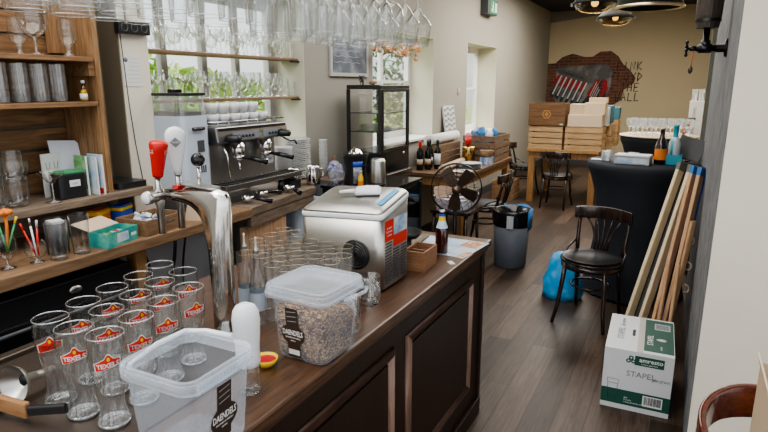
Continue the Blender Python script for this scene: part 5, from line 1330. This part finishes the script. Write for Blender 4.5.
ch1 = bentwood('dark bentwood chair with a round black tray on its seat', (-.50, 4.23, 0), R(-10), None)
ty_ = thing('serving_tray', 'round black serving tray lying on the bentwood chair seat', 'tray', (-.50, 4.20, .4775))
obj('tray', B().lathe([(0, 0), (.185, 0), (.205, .014), (.202, .016), (.183, .004), (0, .004)], 36), 'black', ty_)
ch2 = dup(ch1, (-1.53, 8.22, 0), R(178), 'dark bentwood chair with its back to us at the crate table')
dup(ch1, (-2.20, 8.95, 0), R(90), 'dark chair at the window side of the crate table'); dup(ch1, (-.83, 9.0, 0), R(-85), 'dark chair at the right side of the crate table')
ch5 = dup(ch1, (-1.80, 5.80, 0), R(90-180), 'dark bentwood chair between the fan and the waste bin')
# blue bag
bb_ = B(); loops = []
rnd = random.Random(8)
for z, kx, ky, ox in ((0, .155, .11, 0), (.06, .16, .115, 0), (.15, .15, .10, .0), (.24, .12, .075, .0), (.32, .085, .05, -.02), (.37, .05, .035, -.03), (.385, .02, .015, -.03)):
    loops.append([(ox+kx*math.cos(a)*(1+.07*math.sin(5*a+z*30)+rnd.uniform(-.03, .03)), ky*math.sin(a)*(1+rnd.uniform(-.06, .06)), z) for a in [2*PI*i/26 for i in range(26)]])
tag(obj('plastic_bag', bb_.loft(loops), 'bluebag', loc=(-.755, 4.60, 0), rot=(0, 0, R(15))), 'bright blue plastic bag on the floor behind the chair', 'bag')

# ------------------------------------------------------------------ black covered tables
def cocktail(label, cx, cy, r, h, group):
    t = thing('cocktail_table', label, 'table', (cx, cy, 0), 0, group)
    obj('stretch_cover', B().lathe([(r*.93, .02), (r*.85, .16), (r*.77, .40), (r*.74, .62), (r*.79, .82), (r*.90, .98), (r*1.0, h-.05), (r*1.0, h-.02), (r*.985, h-.002), (0, h)], 44, fn=lambda q, z, a: q*(1+.03*math.cos(4*a)*(1 if z < h-.12 else 0))), 'blackfab', t)
    for k in range(4):
        a = PI/4+k*PI/2; obj('foot', B().lathe([(0, 0), (.025, 0), (.03, .02), (0, .02)], 12, T((r*.86*math.cos(a), r*.86*math.sin(a), 0))), 'black', t)
    return t
cocktail('high round table in tight black stretch cover behind the chair', -.27, 5.02, .42, 1.10, 'black covered high tables')
cocktail('black covered high table farther back crowded with wine glasses', -.27, 7.62, .42, 1.10, 'black covered high tables')
tag(obj('round_board', B().lathe([(0, 0), (.43, 0), (.44, .008), (.43, .018), (0, .018)], 40), 'kraftlight', loc=(-.27, 7.62, 1.101)), 'pale round board topping the far black table', 'board')
gp = thing('wine_glass', '', 'glass')
obj('bowl', B().lathe([(.006, .08), (.03, .095), (.04, .13), (.036, .19)], 14), 'glass', gp); obj('stem', B().lathe([(0, 0), (.034, 0), (.033, .003), (.006, .01), (.005, .08), (0, .081)], 12), 'glassdark', gp)
MT['glasswhite'] = glass('frosted looking glass', (.93, .95, .96), .7, .1, haze=.22)
for o in [q for q in bpy.data.objects if q.parent == gp]: o.data.materials[0] = MT['glasswhite']
k = 0
for r_ in range(4):
    for j in range(7):
        x = -.60+.10*j+(.05 if r_ % 2 else 0); y = 7.36+.13*r_
        if (x+.27)**2+(y-7.62)**2 > .385**2: continue
        lab = 'clear wine glass on the far black table, %s from left in the %s row' % (ORD[j], ['nearest', 'second', 'third', 'rearmost'][r_])
        if k == 0: gp.location = (x, y, 1.1195); gp['label'] = lab; gp['group'] = 'wine glasses on the far black table'
        else: dup(gp, (x, y, 1.1195), 0, lab)
        k += 1
# on the near black table
cb_ = thing('cash_box', 'white metal cash box on the near black table', 'box', (-.33, 4.83, 1.1015), R(-4))
obj('box', B().box(-.125, .125, -.08, .08, 0, .055), 'lightgrey', cb_, bevel=.004); obj('lid', B().box(-.128, .128, -.083, .083, .0555, .072), 'lightgrey', cb_, bevel=.004)
obj('front_print', B().box(-.11, .11, -.0815, -.0805, .01, .048), 'leaflet', cb_); obj('handle', B().tube([(-.04, 0, .074), (-.04, 0, .084), (.04, 0, .084), (.04, 0, .074)], .004, 6), 'dullchrome', cb_)
tag(obj('clear_tumbler', B().lathe([(0, .002), (.035, .001), (.04, .085), (.038, .085), (.033, .012), (0, .012)], 18), 'glasswhite', loc=(-.535, 4.90, 1.1015)), 'clear tumbler left of the cash box on the black table', 'tumbler')
tag(obj('paper_slip', B().box(-.06, .06, -.04, .04, 0, .004), 'paper2', loc=(-.60, 4.98, 1.1015)), 'pale paper slip behind the clear tumbler', 'paper')
a_ = thing('amber_bottle', 'amber beer bottle with orange label on the near black table', 'bottle', (-.145, 4.90, 1.1015))
obj('glass_body', B().lathe([(0, .001), (.042, .001), (.044, .006), (.044, .14), (.036, .17), (.018, .21), (.016, .265), (.0175, .267), (0, .27)], 22), 'amberglass', a_)
obj('beer', B().lathe([(0, .004), (.040, .004), (.041, .14), (.03, .17), (0, .17)], 18), plain('amber ale', (.07, .02, .008), .2), a_)
obj('label_wrap', B().lathe([(.0445, .035), (.0445, .12)], 22), 'orange', a_); obj('cap', B().lathe([(.0178, .268), (.0178, .28), (0, .282)], 16), 'kraftlight', a_)
MT['palebluebtl'] = plain('pale bottle wrap', (.5, .55, .56), .3)
t_ = thing('turquoise_bottle', 'white bottle with turquoise neck foil standing in blue carton', 'bottle', (-.055, 4.96, 1.1035))
obj('body', B().lathe([(0, .001), (.040, .001), (.042, .006), (.042, .16), (.03, .19), (.018, .21), (0, .21)], 22), 'palebluebtl', t_)
obj('neck_foil', B().lathe([(.0235, .2), (.018, .212), (.0175, .28), (.019, .282), (.019, .295), (0, .296)], 18), 'turq', t_)
obj('side_ribbon', B().arcslab(.0425, .0435, -125, -100, lambda t: .02, lambda t: .18, 4), 'turq', t_)
bx_ = thing('turquoise_carton', 'small open turquoise carton holding the white bottle', 'carton', (-.055, 4.95, 1.1015))
for a in ((-.06, .06, -.065, -.062), (-.06, .06, .062, .065), (-.06, -.057, -.0615, .0615), (.057, .06, -.0615, .0615)): obj('panel', B().box(a[0], a[1], a[2], a[3], 0, .075), 'turq', bx_)
cs_ = thing('chalk_easel', 'small black chalkboard tilted at the right of the black table', 'board', (.03, 5.12, 1.1015), R(-15))
obj('board', B().box(-.10, .10, -.008, .008, .0, .17, T((0, 0, .028)) @ Ry(14) @ Rx(-18)), 'black', cs_); obj('prop', B().box(-.01, .01, .02, .11, 0, .008), 'black', cs_)
pk_ = B()
for k in range(9): pk_.ball((.012*math.sin(k*1.7)+.035*k/9, .01*math.cos(k), .02+.033*k), .024-.0016*k, 1, noise=.25)
tag(obj('pink_feather', pk_, 'pink', loc=(-.02, 5.25, 1.1015)), 'pink fluffy feather ornament standing on the black table', 'ornament')
for k in range(2):
    t = thing('glass_carton', 'white glassware carton at the right wall, %s of the two stacked' % ('lower' if k == 0 else 'upper'), 'carton', (.15, 8.4, 1.0+.25*k), 0, 'white cartons at the right wall')
    obj('carton', B().box(-.125, .125, -.12, .12, 0, .248), 'boxwhite', t)
    text('print_text', 'STAPEL', .045, 'inkgrey', t, T((-.06, -.121, .11)) @ Rx(90) @ Rz(90))
    obj('print_block', B().box(-.125, -.04, -.1215, -.1205, .02, .045), 'ink', t); obj('print_seal', B().lathe([(.02, 0), (.026, .001), (.03, 0)], 16, T((.06, -.121, .06)) @ Rx(90)), 'inkgrey', t)
cst = thing('corner_stand', 'narrow dark stand carrying the white glassware cartons', 'stand', (.15, 8.4, 0))
obj('top', B().box(-.15, .15, -.13, .13, .97, .999), 'darkwood', cst); obj('column', B().box(-.1, .1, -.08, .08, .03, .9695), 'darkwood', cst); obj('foot', B().box(-.15, .15, -.13, .13, 0, .0295), 'darkwood', cst)
for k in range(3):
    tag(obj('straight_glass', B().lathe([(0, .002), (.028, .001), (.034, .15)], 14), 'glasswhite', loc=(.07+.075*k, 8.38, 1.4990)), 'clear glass on the stacked cartons, %s of three' % ['left', 'middle', 'right'][k], 'glass', 'glasses on the cartons')

# ------------------------------------------------------------------ crate table
table('crate_table', 'honey wood table at the back loaded with crates', -2.03, -1.02, 8.40, 9.55, .79, 'tablewood', 'tablewood', .085)
CZ = .79
crate('pine_crate', 'pale pine crate at the front left of the crate table', -1.775, 8.62, CZ, .48, .40, .335, 4, 'palecrate', 'pale crates on the back table')
crate('pine_crate', 'pale pine crate at the front right of the crate table', -1.25, 8.64, CZ, .50, .44, .335, 4, 'palecrate', 'pale crates on the back table')
crate('pine_crate', 'pale crate second from the front on the right side', -1.19, 9.10, CZ, .50, .42, .36, 4, 'palecrate', 'pale crates on the back table')
crate('pine_crate', 'pale crate at the back right of the crate table', -1.13, 9.54, CZ, .46, .40, .40, 4, 'palecrate', 'pale crates on the back table')
dk = thing('dark_crate', 'dark old wooden crate with faded stamp on the front left crate', 'crate', (-1.775, 8.60, CZ+.336), R(1))
for k in range(3): obj('slat', B().box(-.255, .255, -.19, -.178, .006+.106*k, .108+.106*k), 'darkcrate', dk)
obj('side', B().box(-.255, -.24, -.1775, .19, .006, .32), 'darkcrate', dk); obj('side', B().box(.24, .255, -.1775, .19, .006, .32), 'darkcrate', dk); obj('back', B().box(-.2395, .2395, .178, .19, .006, .32), 'darkcrate', dk); obj('base', B().box(-.24, .24, -.177, .177, 0, .006), 'darkcrate', dk)
stp = obj('stamp', B().lathe([(.05, .0005), (.062, .001), (.066, .0005)], 6, T((.0, -.1905, .165)) @ Rx(90)), 'bandtan', dk)
obj('stamp_mark', B().prism([(-.03, 0), (0, -.035), (.03, 0), (0, .035)], 0, .001, T((0, -.1905, .165)) @ Rx(90)), 'bandtan', dk)
obj('white_tag', B().box(.19, .235, -.1915, -.1905, .02, .035), 'offwhite', dk)
def carton(label, x0, x1, y0, y1, z0, z1, mat, rz=0):
    cx, cy = (x0+x1)/2, (y0+y1)/2
    t = thing('cardboard_box', label, 'box', (cx, cy, z0), rz, 'boxes piled on the crate table')
    a, b, h = (x1-x0)/2, (y1-y0)/2, z1-z0
    obj('box', B().box(-a, a, -b, b, 0, h), mat, t, bevel=.002)
    obj('tape', B().box(-a-.001, a+.001, -.025, .025, h, h+.001), 'kraftlight', t)
    return t
zc = CZ+.336
carton('long shallow cardboard box at the front of the pile', -1.475, -1.02, 8.43, 8.72, zc, zc+.165, 'kraftlight')
carton('grey-sided cardboard box in the gap by the dark crate', -1.47, -1.27, 8.50, 8.74, zc+.167, zc+.31, 'kraft')
carton('tall cardboard box on the long shallow one', -1.265, -.995, 8.45, 8.70, zc+.167, zc+.33, 'kraftlight')
carton('small flat carton topping the cardboard pile', -1.22, -.98, 8.50, 8.66, zc+.332, zc+.40, 'kraft')
carton('petrol blue carton behind the cardboard pile', -1.12, -.95, 8.92, 9.2, CZ+.361, CZ+.62, 'tealbox')
carton('grey carton to the right of the cardboard pile', -1.05, -.97, 8.74, 8.90, zc+.001, zc+.26, 'lightgrey')
carton('green carton at the back right of the pile', -1.05, -.90, 9.38, 9.66, CZ+.401, CZ+.58, 'tealbox')

# ------------------------------------------------------------------ mural and graffiti
mu = thing('wall_mural', 'exposed brick patch with an abstract red and black striped painting on the far wall', 'mural', (-1.85, FAR-.001, 1.72))
outl = [(-.95, .42), (-.75, .43), (-.60, .56), (-.40, .62), (-.15, .55), (.0, .55), (.15, .65), (.36, .655), (.50, .55), (.60, .40), (.75, .27), (.86, .12), (.84, .02), (.66, -.12), (.62, -.32), (.45, -.45), (.15, -.56), (-.3, -.58), (-.7, -.55), (-.92, -.47), (-.95, -.2), (-.99, .0), (-.95, .2)]
outl = [(x*1.0, z) for x, z in outl]
obj('brick_patch', B().prism([(x, z) for x, z in outl], 0, .015, Rx(90)), 'brick', mu)
def mq(name, pts, mat, d): return obj(name, B().prism(pts, .0, .002+d, T((0, -.0155, 0)) @ Rx(90)), mat, mu)
mq('painted_sky', [(-.72, .32), (-.5, .36), (.30, .40), (.42, .25), (.40, -.05), (.30, -.36), (.0, -.44), (-.68, -.42), (-.78, -.2), (-.7, .05)], 'muralgrey', .0)
mq('painted_ground', [(-.68, -.42), (.3, -.36), (.3, -.5), (-.6, -.52)], 'muralgreen', .001)
# diagonal bars red / white / black
for i in range(6):
    x = -.66+.105*i; z = .10-.03*i
    mq('grey_block', [(x-.06, z+.02+.16), (x+.0, z+.10+.16), (x+.1, z-.02+.16), (x+.04, z-.08+.16)], 'muralgreen', .003)
    mq('red_band', [(x-.02, z+.08), (x+.05, z+.10), (x-.03, z-.10), (x-.10, z-.12)], 'muralred', .002)
    mq('white_band', [(x+.05, z+.08), (x+.075, z+.07), (x-.09, z-.32), (x-.12, z-.31)], 'lightgrey', .004)
    mq('black_band', [(x-.04, z-.10), (x+.03, z-.08), (x-.10, z-.40), (x-.17, z-.42+.1*(i < 2))], 'muraldark', .003)
mq('dark_triangle', [(-.18, -.42), (.16, -.02), (.24, .14), (.34, -.05), (.30, -.38), (.02, -.45)], 'muraldark', .002)
mq('grey_shape', [(.10, .20), (.18, .33), (.30, .36), (.36, .22), (.30, .10), (.2, .08)], 'muralgreen', .003)
mq('red_wing', [(.12, .08), (.20, .10), (.02, -.28), (-.06, -.20)], 'muralred', .005)
mq('red_wing', [(.24, .12), (.33, .06), (.35, -.12), (.20, -.32), (.19, -.15)], 'muralred', .005)
for i in range(4): mq('white_stripe', [(.12+.02*i, .04-.05*i), (.135+.02*i, .045-.05*i), (.015+.03*i, -.24-.03*i), (.0+.03*i, -.25-.03*i)], 'lightgrey', .006)
for i in range(4): mq('black_stripe', [(.205, .05-.07*i), (.255, .06-.07*i), (.25, .03-.07*i), (.205, .015-.07*i)], 'muraldark', .007)
gt = thing('wall_graffiti', 'scratchy hand-lettered graffiti on the far wall beside the mural', 'graffiti', (-1.03, FAR-.027, 1.72))
STR = {'P': [[(0,0),(.05,1)],[(.05,1),(.6,.85),(.5,.5),(.05,.45)]], 'I': [[(.2,0),(.25,1)]], 'N': [[(0,0),(.05,1),(.5,.05),(.55,1)]], 'K': [[(0,0),(.05,1)],[(.55,1),(.05,.45),(.6,0)]],
       'O': [[(.1,.1),(.0,.6),(.3,1),(.55,.5),(.3,0),(.1,.1)]], 'H': [[(0,0),(.05,1)],[(.5,0),(.55,1)],[(.03,.5),(.53,.5)]], 'E': [[(.5,0),(0,0),(.05,1),(.55,1)],[(.03,.5),(.45,.5)]], 'T': [[(0,1),(.6,1)],[(.3,0),(.3,1)]],
       'W': [[(0,1),(.15,0),(.3,.6),(.45,0),(.6,1)]], 'A': [[(0,0),(.3,1),(.55,0)],[(.12,.4),(.45,.4)]], 'F': [[(0,0),(.05,1),(.55,1)],[(.03,.5),(.45,.5)]], 'Y': [[(0,1),(.3,.5),(.6,1)],[(.3,.5),(.28,0)]], 'L': [[(.05,1),(0,0),(.5,.03)]], 'D': [[(0,0),(.05,1)],[(.05,1),(.55,.6),(.0,0)]]}
for li, (word, x0, z0, s) in enumerate((('PINK', -.32, .27, .16), ('FLOYD', -.42, .06, .16), ('THE', -.22, -.15, .16), ('WALL', -.32, -.34, .16))):
    b = B()
    for ci, ch in enumerate(word):
        for st_ in STR[ch]:
            b.tube([(x0+(ci*.78+px*.9)*s*1.0, .015-.0, z0+pz_*s+.06*px*s) for px, pz_ in st_], .0085, 5)
    obj('lettering', b, 'graffiti', gt)

# ------------------------------------------------------------------ pendants
def pendant(label, loc, s, group):
    t = thing('pendant_lamp', label, 'lamp', loc, 0, group)
    obj('shade', B().lathe([(.05*s, .27*s), (.06*s, .20*s), (.17*s, .05*s), (.20*s, .02*s), (.20*s, 0), (.19*s, .0), (.16*s, .05*s), (.05*s, .2*s)], 30), 'shade', t)
    obj('lens', B().lathe([(.19*s, -.001), (.17*s, -.035*s), (.12*s, -.065*s), (.06*s, -.08*s), (0, -.085*s)], 26), 'lampglass', t)
    obj('bulb', B().ball((0, 0, .01), .035*s, 2), 'bulb', t)
    obj('clip', B().box(-.22*s, -.2*s, -.01, .01, -.012, .02).box(.2*s, .22*s, -.01, .01, -.012, .02), 'darkmetal', t)
    obj('cap', B().lathe([(0, .30*s), (.04*s, .30*s), (.05*s, .271*s), (0, .271*s)], 16), 'darkmetal', t)
    obj('cord', B().tube([(0, 0, .30*s), (0, 0, CEIL-loc[2]-.002)], .006, 6), 'black', t)
    return t
pendant('industrial pendant lamp fully in view before the far wall', (-.79, 6.93, 2.40), .92, 'industrial pendant lamps')
pendant('industrial pendant lamp at the left, half cut by the picture top', (-.875, 5.98, 2.445), 1.0, 'industrial pendant lamps')
dm = thing('dome_lamp', 'large black dome lamp with gold rim at the top of the picture', 'lamp', (-.37, 5.55, 2.33))
obj('shade', B().lathe([(.02, .30), (.13, .26), (.24, .12), (.265, 0), (.255, 0), (.22, .11), (.12, .24), (0, .28)], 40), 'black', dm)
obj('gold_rim', B().lathe([(.272, 0), (.275, .012), (.265, .022), (.24, .01), (.245, -.004), (.272, 0)], 40), 'gold', dm)
obj('cord', B().tube([(0, 0, .30), (0, 0, CEIL-2.332)], .008, 6), 'black', dm)

# ------------------------------------------------------------------ pipe lamp on the pier
px_, py_, pz_ = .15, 3.50, 1.885
pp = thing('pipe_wall_lamp', 'black pipe wall fixture with wooden barrel and tap handle', 'wall lamp', (px_, py_, pz_))
obj('flange', B().lathe([(0, .001), (.045, .001), (.045, .010), (.022, .014), (.022, .05), (0, .05)], 20, Ry(-90)), 'iron', pp)
obj('pipe', B().tube([(-.045, 0, 0), (-.14, 0, 0)], .016, 12), 'iron', pp)
obj('tee', B().lathe([(0, -.03), (.024, -.03), (.024, .03), (0, .03)], 16, T((-.10, 0, 0)) @ Ry(90)).lathe([(0, 0), (.022, 0), (.022, .04), (.015, .041), (.015, .10), (0, .10)], 16, T((-.10, 0, 0))), 'iron', pp)
vh = obj('tap_wheel', B().lathe([(0, 0), (.013, 0), (.013, .03), (.006, .031), (.006, .05), (0, .05)], 14, T((-.14, 0, 0)) @ Ry(-90)), 'iron', pp)
wl_ = B()
for k in range(4): wl_.tube([(-.185, 0, 0), (-.185, .034*math.cos(k*PI/2+.3), .034*math.sin(k*PI/2+.3))], .006, 8).ball((-.185, .034*math.cos(k*PI/2+.3), .034*math.sin(k*PI/2+.3)), .009, 2)
obj('wheel_spokes', wl_, 'iron', vh)
br_ = obj('barrel', B().lathe([(0, .10), (.052, .10), (.060, .16), (.062, .23), (.058, .30), (.05, .36), (0, .36)], 18, T((-.10, 0, 0)), smooth=False), 'barrel', pp)
obj('barrel_hoop', B().lathe([(.061, .13), (.0605, .145)], 18, T((-.10, 0, 0)) @ Matrix.Diagonal((1.0, 1.0, 1, 1))), 'iron', br_)
hg = thing('hanging_tag', 'small dark tag hanging on an orange cord from pipe tap', 'tag', (px_-.15, py_, pz_))
obj('cord', B().tube([(0, 0, -.017), (-.002, .0, -.05), (-.005, 0, -.09)], .003, 6), plain('orange cord', (.75, .16, .06), .6), hg); obj('tag', B().ball((-.006, 0, -.108), .015, 2, (.8, .8, 1.3)), 'barrel', hg)

# ------------------------------------------------------------------ deck chairs leaning on the pier
def deck(label, bottoms, tops, mat, cloth, topm, legs, group):
    base = Vector(bottoms[0]); t = thing('folded_deck_chair', label, 'deck chair', base, 0, group)
    for p0, p1 in zip(bottoms, tops):
        m, L = bar_mt(Vector(p0)-base, Vector(p1)-base)
        r = obj('frame_rail', B().box(-.012, .012, -.036, .036, .0, L, m), mat, t, bevel=.004)
        obj('rail_cap', B().box(-.0125, .0125, -.0365, .0365, L-.05, L+.001, m), topm, r)
    for p0, p1 in legs:
        m, L = bar_mt(Vector(p0)-base, Vector(p1)-base)
        l = obj('leg', B().rbox(-.011, .011, -.022, .022, 0, L, .010, 3, m), mat, t)
        obj('bolt', B().ball(m @ Vector((0, -.022, L-.03)), .007, 1), 'dullchrome', l)
    a0, a1 = Vector(bottoms[0])-base, Vector(bottoms[-1])-base; b0, b1 = Vector(tops[0])-base, Vector(tops[-1])-base
    off = Vector((.035, .03, 0))
    obj('canvas', B().prism([(0, 0), (1, 0), (1, 1), (0, 1)], 0, 0, None) if False else B().quad([a0.lerp(b0, .1)+off, a1.lerp(b1, .1)+off, b1+off, b0+off]), cloth, t)
    return t
d1 = deck('folded cream wood deck chair leaning leftmost against the pier', [(-.235, 4.02, 0), (-.150, 3.96, 0)], [(.01, 4.42, 1.17), (.075, 4.35, 1.165)], 'creamwood', 'darkgrey', 'post', [], 'folded deck chairs')
d2 = deck('folded tan wood deck chair with blue canvas nearest the pier', [(-.065, 3.90, 0), (.0, 3.85, 0)], [(.085, 4.22, 1.18), (.125, 4.16, 1.18)], 'beech', 'blue', 'bluetarp', [((-.03, 3.80, 0), (.0, 3.93, .60)), ((.04, 3.76, .0), (.055, 3.88, .60)), ((.045, 3.95, .2), (.11, 4.02, .86))], 'folded deck chairs')
hk = B()
for k, z in enumerate((.42, .56, .72)):
    c = Vector((.105, 3.98+.04*k, z))-Vector((-.065, 3.90, 0))
    hk.tube([c+Vector((0, .0, .03)), c+Vector((.02, 0, .02)), c+Vector((.026, 0, 0)), c+Vector((.02, 0, -.02)), c+Vector((-.005, 0, -.025))], .006, 6)
obj('hooks', hk, 'kraftlight', d2)

# ------------------------------------------------------------------ carton with printing
cx_ = thing('glassware_carton', 'white and dark green glassware carton on the floor by the pier', 'carton', (-.255, 3.03, 0), R(2))
Wd, Dp, Ht = .335, .50, .345
obj('box', B().box(0, Wd, 0, Dp, 0, Ht), 'boxwhite', cx_, bevel=.002)
obj('tape', B().box(Wd*.5-.012, Wd*.5+.02, 0, Dp, Ht+.0003, Ht+.001), plain('brown tape', (.5, .47, .42), .35), cx_)
fg_ = obj('green_band', B().box(.0, Wd, -.0012, -.0004, .03, .115), 'greenprint', cx_)
lg_ = obj('logo_block', B().box(.15, .29, -.0012, -.0004, .27, .322), 'greenprint', cx_)
text('logo_text', 'amresto', .034, 'white', lg_, faceY(.228, -.0014, .302), weight=.0006)
text('logo_text', 'horeca glaswerk', .012, 'white', lg_, faceY(.222, -.0014, .281))
em = B()
for k, (dx, dz) in enumerate(((0, .011), (.012, -.008), (-.012, -.008))): em.lathe([(.005, .0003), (.009, .001), (.012, .0003)], 14, T((.132+dx, -.0005, .296+dz)) @ Rx(90))
obj('logo_emblem', em, 'greenprint', cx_)
text('print_text', 'STAPEL', .044, 'inkgrey', cx_, faceY(.115, -.0014, .215), align='LEFT'); text('print_text', 'glas groot', .026, 'inkgrey', cx_, faceY(.283, -.0014, .205), shear=.2, fn=lambda co: Vector((co.x*.8, co.y, co.z)))
gd_ = B().tube([(.025, -.0012, .17), (.030, -.0012, .145), (.034, -.0012, .06), (.075, -.0012, .06), (.079, -.0012, .145), (.084, -.0012, .17), (.025, -.0012, .17)], .0013, 4).tube([(.03, -.0012, .145), (.079, -.0012, .145)], .0013, 4)
obj('glass_drawing', gd_, 'inkgrey', cx_)
text('small_print', 'glas\n6 stuks\nwww.amresto.nl', .013, 'white', fg_, faceY(.115, -.0014, .062), align='LEFT')
bcb = obj('barcode_label', B().box(.205, .30, -.0022, -.0013, .045, .105), 'white', cx_)
bl_ = B(); rnd = random.Random(1); x = .212
while x < .292:
    w = rnd.choice((.0015, .003, .004)); bl_.box(x, x+w, -.0028, -.0023, .055, .10); x += w+rnd.choice((.0015, .003))
obj('barcode_bars', bl_, 'ink', bcb)
tg = obj('green_flap', B().box(Wd*.5+.02, Wd-.004, .03, Dp-.02, Ht+.0003, Ht+.001), 'greenprint', cx_)
text('print_text', 'STAPEL', .05, 'inkgrey', cx_, faceUp(.07, .22, Ht+.0012, 90)); text('print_text', 'glas groot', .03, 'inkgrey', cx_, faceUp(.07, .385, Ht+.0012, 90))
text('print_text', 'STAPEL', .042, 'white', tg, faceUp(.218, .18, Ht+.0012, 90))
obj('white_patch', B().lathe([(0, Ht+.0012), (.03, Ht+.0012), (0, Ht+.0014)], 20, T((.275, .20, 0)) @ Matrix.Diagonal((1, .6, 1, 1))), 'white', tg)
obj('top_label', B().box(.235, .315, .34, .43, Ht+.0011, Ht+.0016), 'lightgrey', tg)
bl2 = B()
for k in range(12): bl2.box(.24, .31, .35+.006*k, .353+.006*k, Ht+.0017, Ht+.0019)
obj('top_barcode', bl2, 'ink', tg)
text('small_print', 'aantal 6', .014, 'white', tg, faceUp(.27, .09, Ht+.0012, 90)); obj('top_mark', B().box(.125, .14, .2, .29, Ht+.0011, Ht+.0016), 'ink', cx_)

# ------------------------------------------------------------------ mahogany chair, bottom right
mc = thing('mahogany_chair', 'glossy red brown curved-back chair at the bottom right corner', 'chair', (.325, 1.63, 0), R(0))
obj('back_rail', B().arcslab(.192, .212, 84, 208, lambda t: .755-.10*max(0, (t-.45))**1.2, lambda t: .845+.012*math.sin(min(1, t*2)*PI)-.09*max(0, t-.5)**1.2, 30), 'mahogany', mc, bevel=.006, seg=3)
obj('seat', B().lathe([(0, .43), (.18, .43), (.20, .445), (.195, .46), (0, .462)], 30), 'mahogany', mc)
for a in (45, 135, 225, 315):
    ca, sa = math.cos(R(a)), math.sin(R(a)); obj('leg', B().tube([(.15*ca, .15*sa, .43), (.175*ca, .175*sa, .2), (.19*ca, .19*sa, 0)], [.018, .016, .013], 10), 'mahogany', mc)
for a in (92, 165):
    ca, sa = math.cos(R(a)), math.sin(R(a)); obj('back_post', B().tube([(.18*ca, .18*sa, .455), (.2*ca, .2*sa, .765 if a < 200 else .72)], .010, 8), 'mahogany', mc)
sdt = thing('pedestal_table', 'small round pedestal table under the open cardboard box', 'table', (.60, 1.27, 0))
obj('tabletop', B().lathe([(0, .60), (.46, .60), (.47, .61), (.46, .622), (0, .622)], 40), 'tablewood', sdt)
obj('column', B().lathe([(0, .02), (.035, .02), (.035, .599), (0, .599)], 16), 'iron', sdt); obj('base', B().lathe([(0, 0), (.16, 0), (.15, .019), (0, .0195)], 24), 'iron', sdt)
ocb = thing('open_carton', 'open brown cardboard box cut by the right picture edge', 'box', (.42, 1.40, .6225), R(0))
for a in ((-.19, .22, -.2, -.195), (-.19, .22, .195, .2), (-.19, -.185, -.1945, .1945), (.215, .22, -.1945, .1945)): obj('side', B().box(a[0], a[1], a[2], a[3], 0, .40), 'kraft', ocb)
obj('flap', B().box(-.002, .002, -.19, .19, 0, .03, T((-.192, 0, .40)) @ Ry(-14)), 'kraftlight', ocb); obj('bottom', B().box(-.185, .215, -.194, .194, 0, .004), 'kraft', ocb)
tag(obj('packing_block', B().box(-.17, .2, -.18, .18, 0, .26), 'kraftlight', loc=(.42, 1.40, .627)), 'brown inner carton filling the open cardboard box', 'box')
tag(obj('blue_tin', B().lathe([(0, 0), (.03, 0), (.03, .05), (.026, .056), (0, .056)], 20), 'leaflet', loc=(.30, 1.53, .8875)), 'small blue and white tin inside the open cardboard box', 'tin')

# ------------------------------------------------------------------ lights
w = bpy.data.worlds.new('World'); SC.world = w; w.use_nodes = True
nt = w.node_tree; nt.nodes.clear()
bgn = nt.nodes.new('ShaderNodeBackground'); ow = nt.nodes.new('ShaderNodeOutputWorld')
sky = nt.nodes.new('ShaderNodeTexSky'); sky.sky_type = 'HOSEK_WILKIE'; sky.turbidity = 8; sky.ground_albedo = .5; sky.sun_direction = (-.3, -.4, .8)
hs = nt.nodes.new('ShaderNodeHueSaturation'); hs.inputs['Saturation'].default_value = .25; hs.inputs['Value'].default_value = 1.0
nt.links.new(sky.outputs[0], hs.inputs['Color']); nt.links.new(hs.outputs[0], bgn.inputs[0]); nt.links.new(bgn.outputs[0], ow.inputs[0])
bgn.inputs[1].default_value = 5.0
def area(name, loc, rot, size, power, c=(1, .97, .92), sy=None):
    l = bpy.data.lights.new(name, 'AREA'); l.energy = power; l.color = c; l.shape = 'RECTANGLE'; l.size = size; l.size_y = sy or size
    o = bpy.data.objects.new(name, l); C.objects.link(o); o.location = loc; o.rotation_euler = rot; return o
area('ceiling_fill', (-1.5, 1.2, 3.15), (0, 0, 0), 2.0, 45, sy=2.5)  # added area lamps under the ceiling, unseen, as soft fill for the room
area('ceiling_fill', (-1.2, 4.5, 3.15), (0, 0, 0), 1.6, 45, sy=2.5)
area('ceiling_fill', (-1.2, 8.5, 3.15), (0, 0, 0), 1.6, 150, (1, .95, .86), sy=3.5)  # stronger added fill to brighten the far end
for (f0, f1, b0, b1, s, t), p in zip(WIN, (110, 70, 60)):
    o = area('window_light', (-4.3, (b0+b1)/2, 3.7), (0, R(-38), 0), 1.2, p, (.95, .98, 1), sy=b1-b0)  # added lamps outside above the windows, unseen, boosting the daylight indoors
sn_ = bpy.data.lights.new('sun', 'SUN'); sn_.energy = 3.0; sn_.angle = R(3); so = bpy.data.objects.new('sun', sn_); C.objects.link(so)
so.location = (0, 0, 12); so.rotation_euler = Vector((.3, .5, .8)).to_track_quat('Z', 'Y').to_euler()
SC.view_settings.view_transform = 'AgX'
SC.view_settings.look = 'AgX - Medium High Contrast'
SC.view_settings.exposure = .5
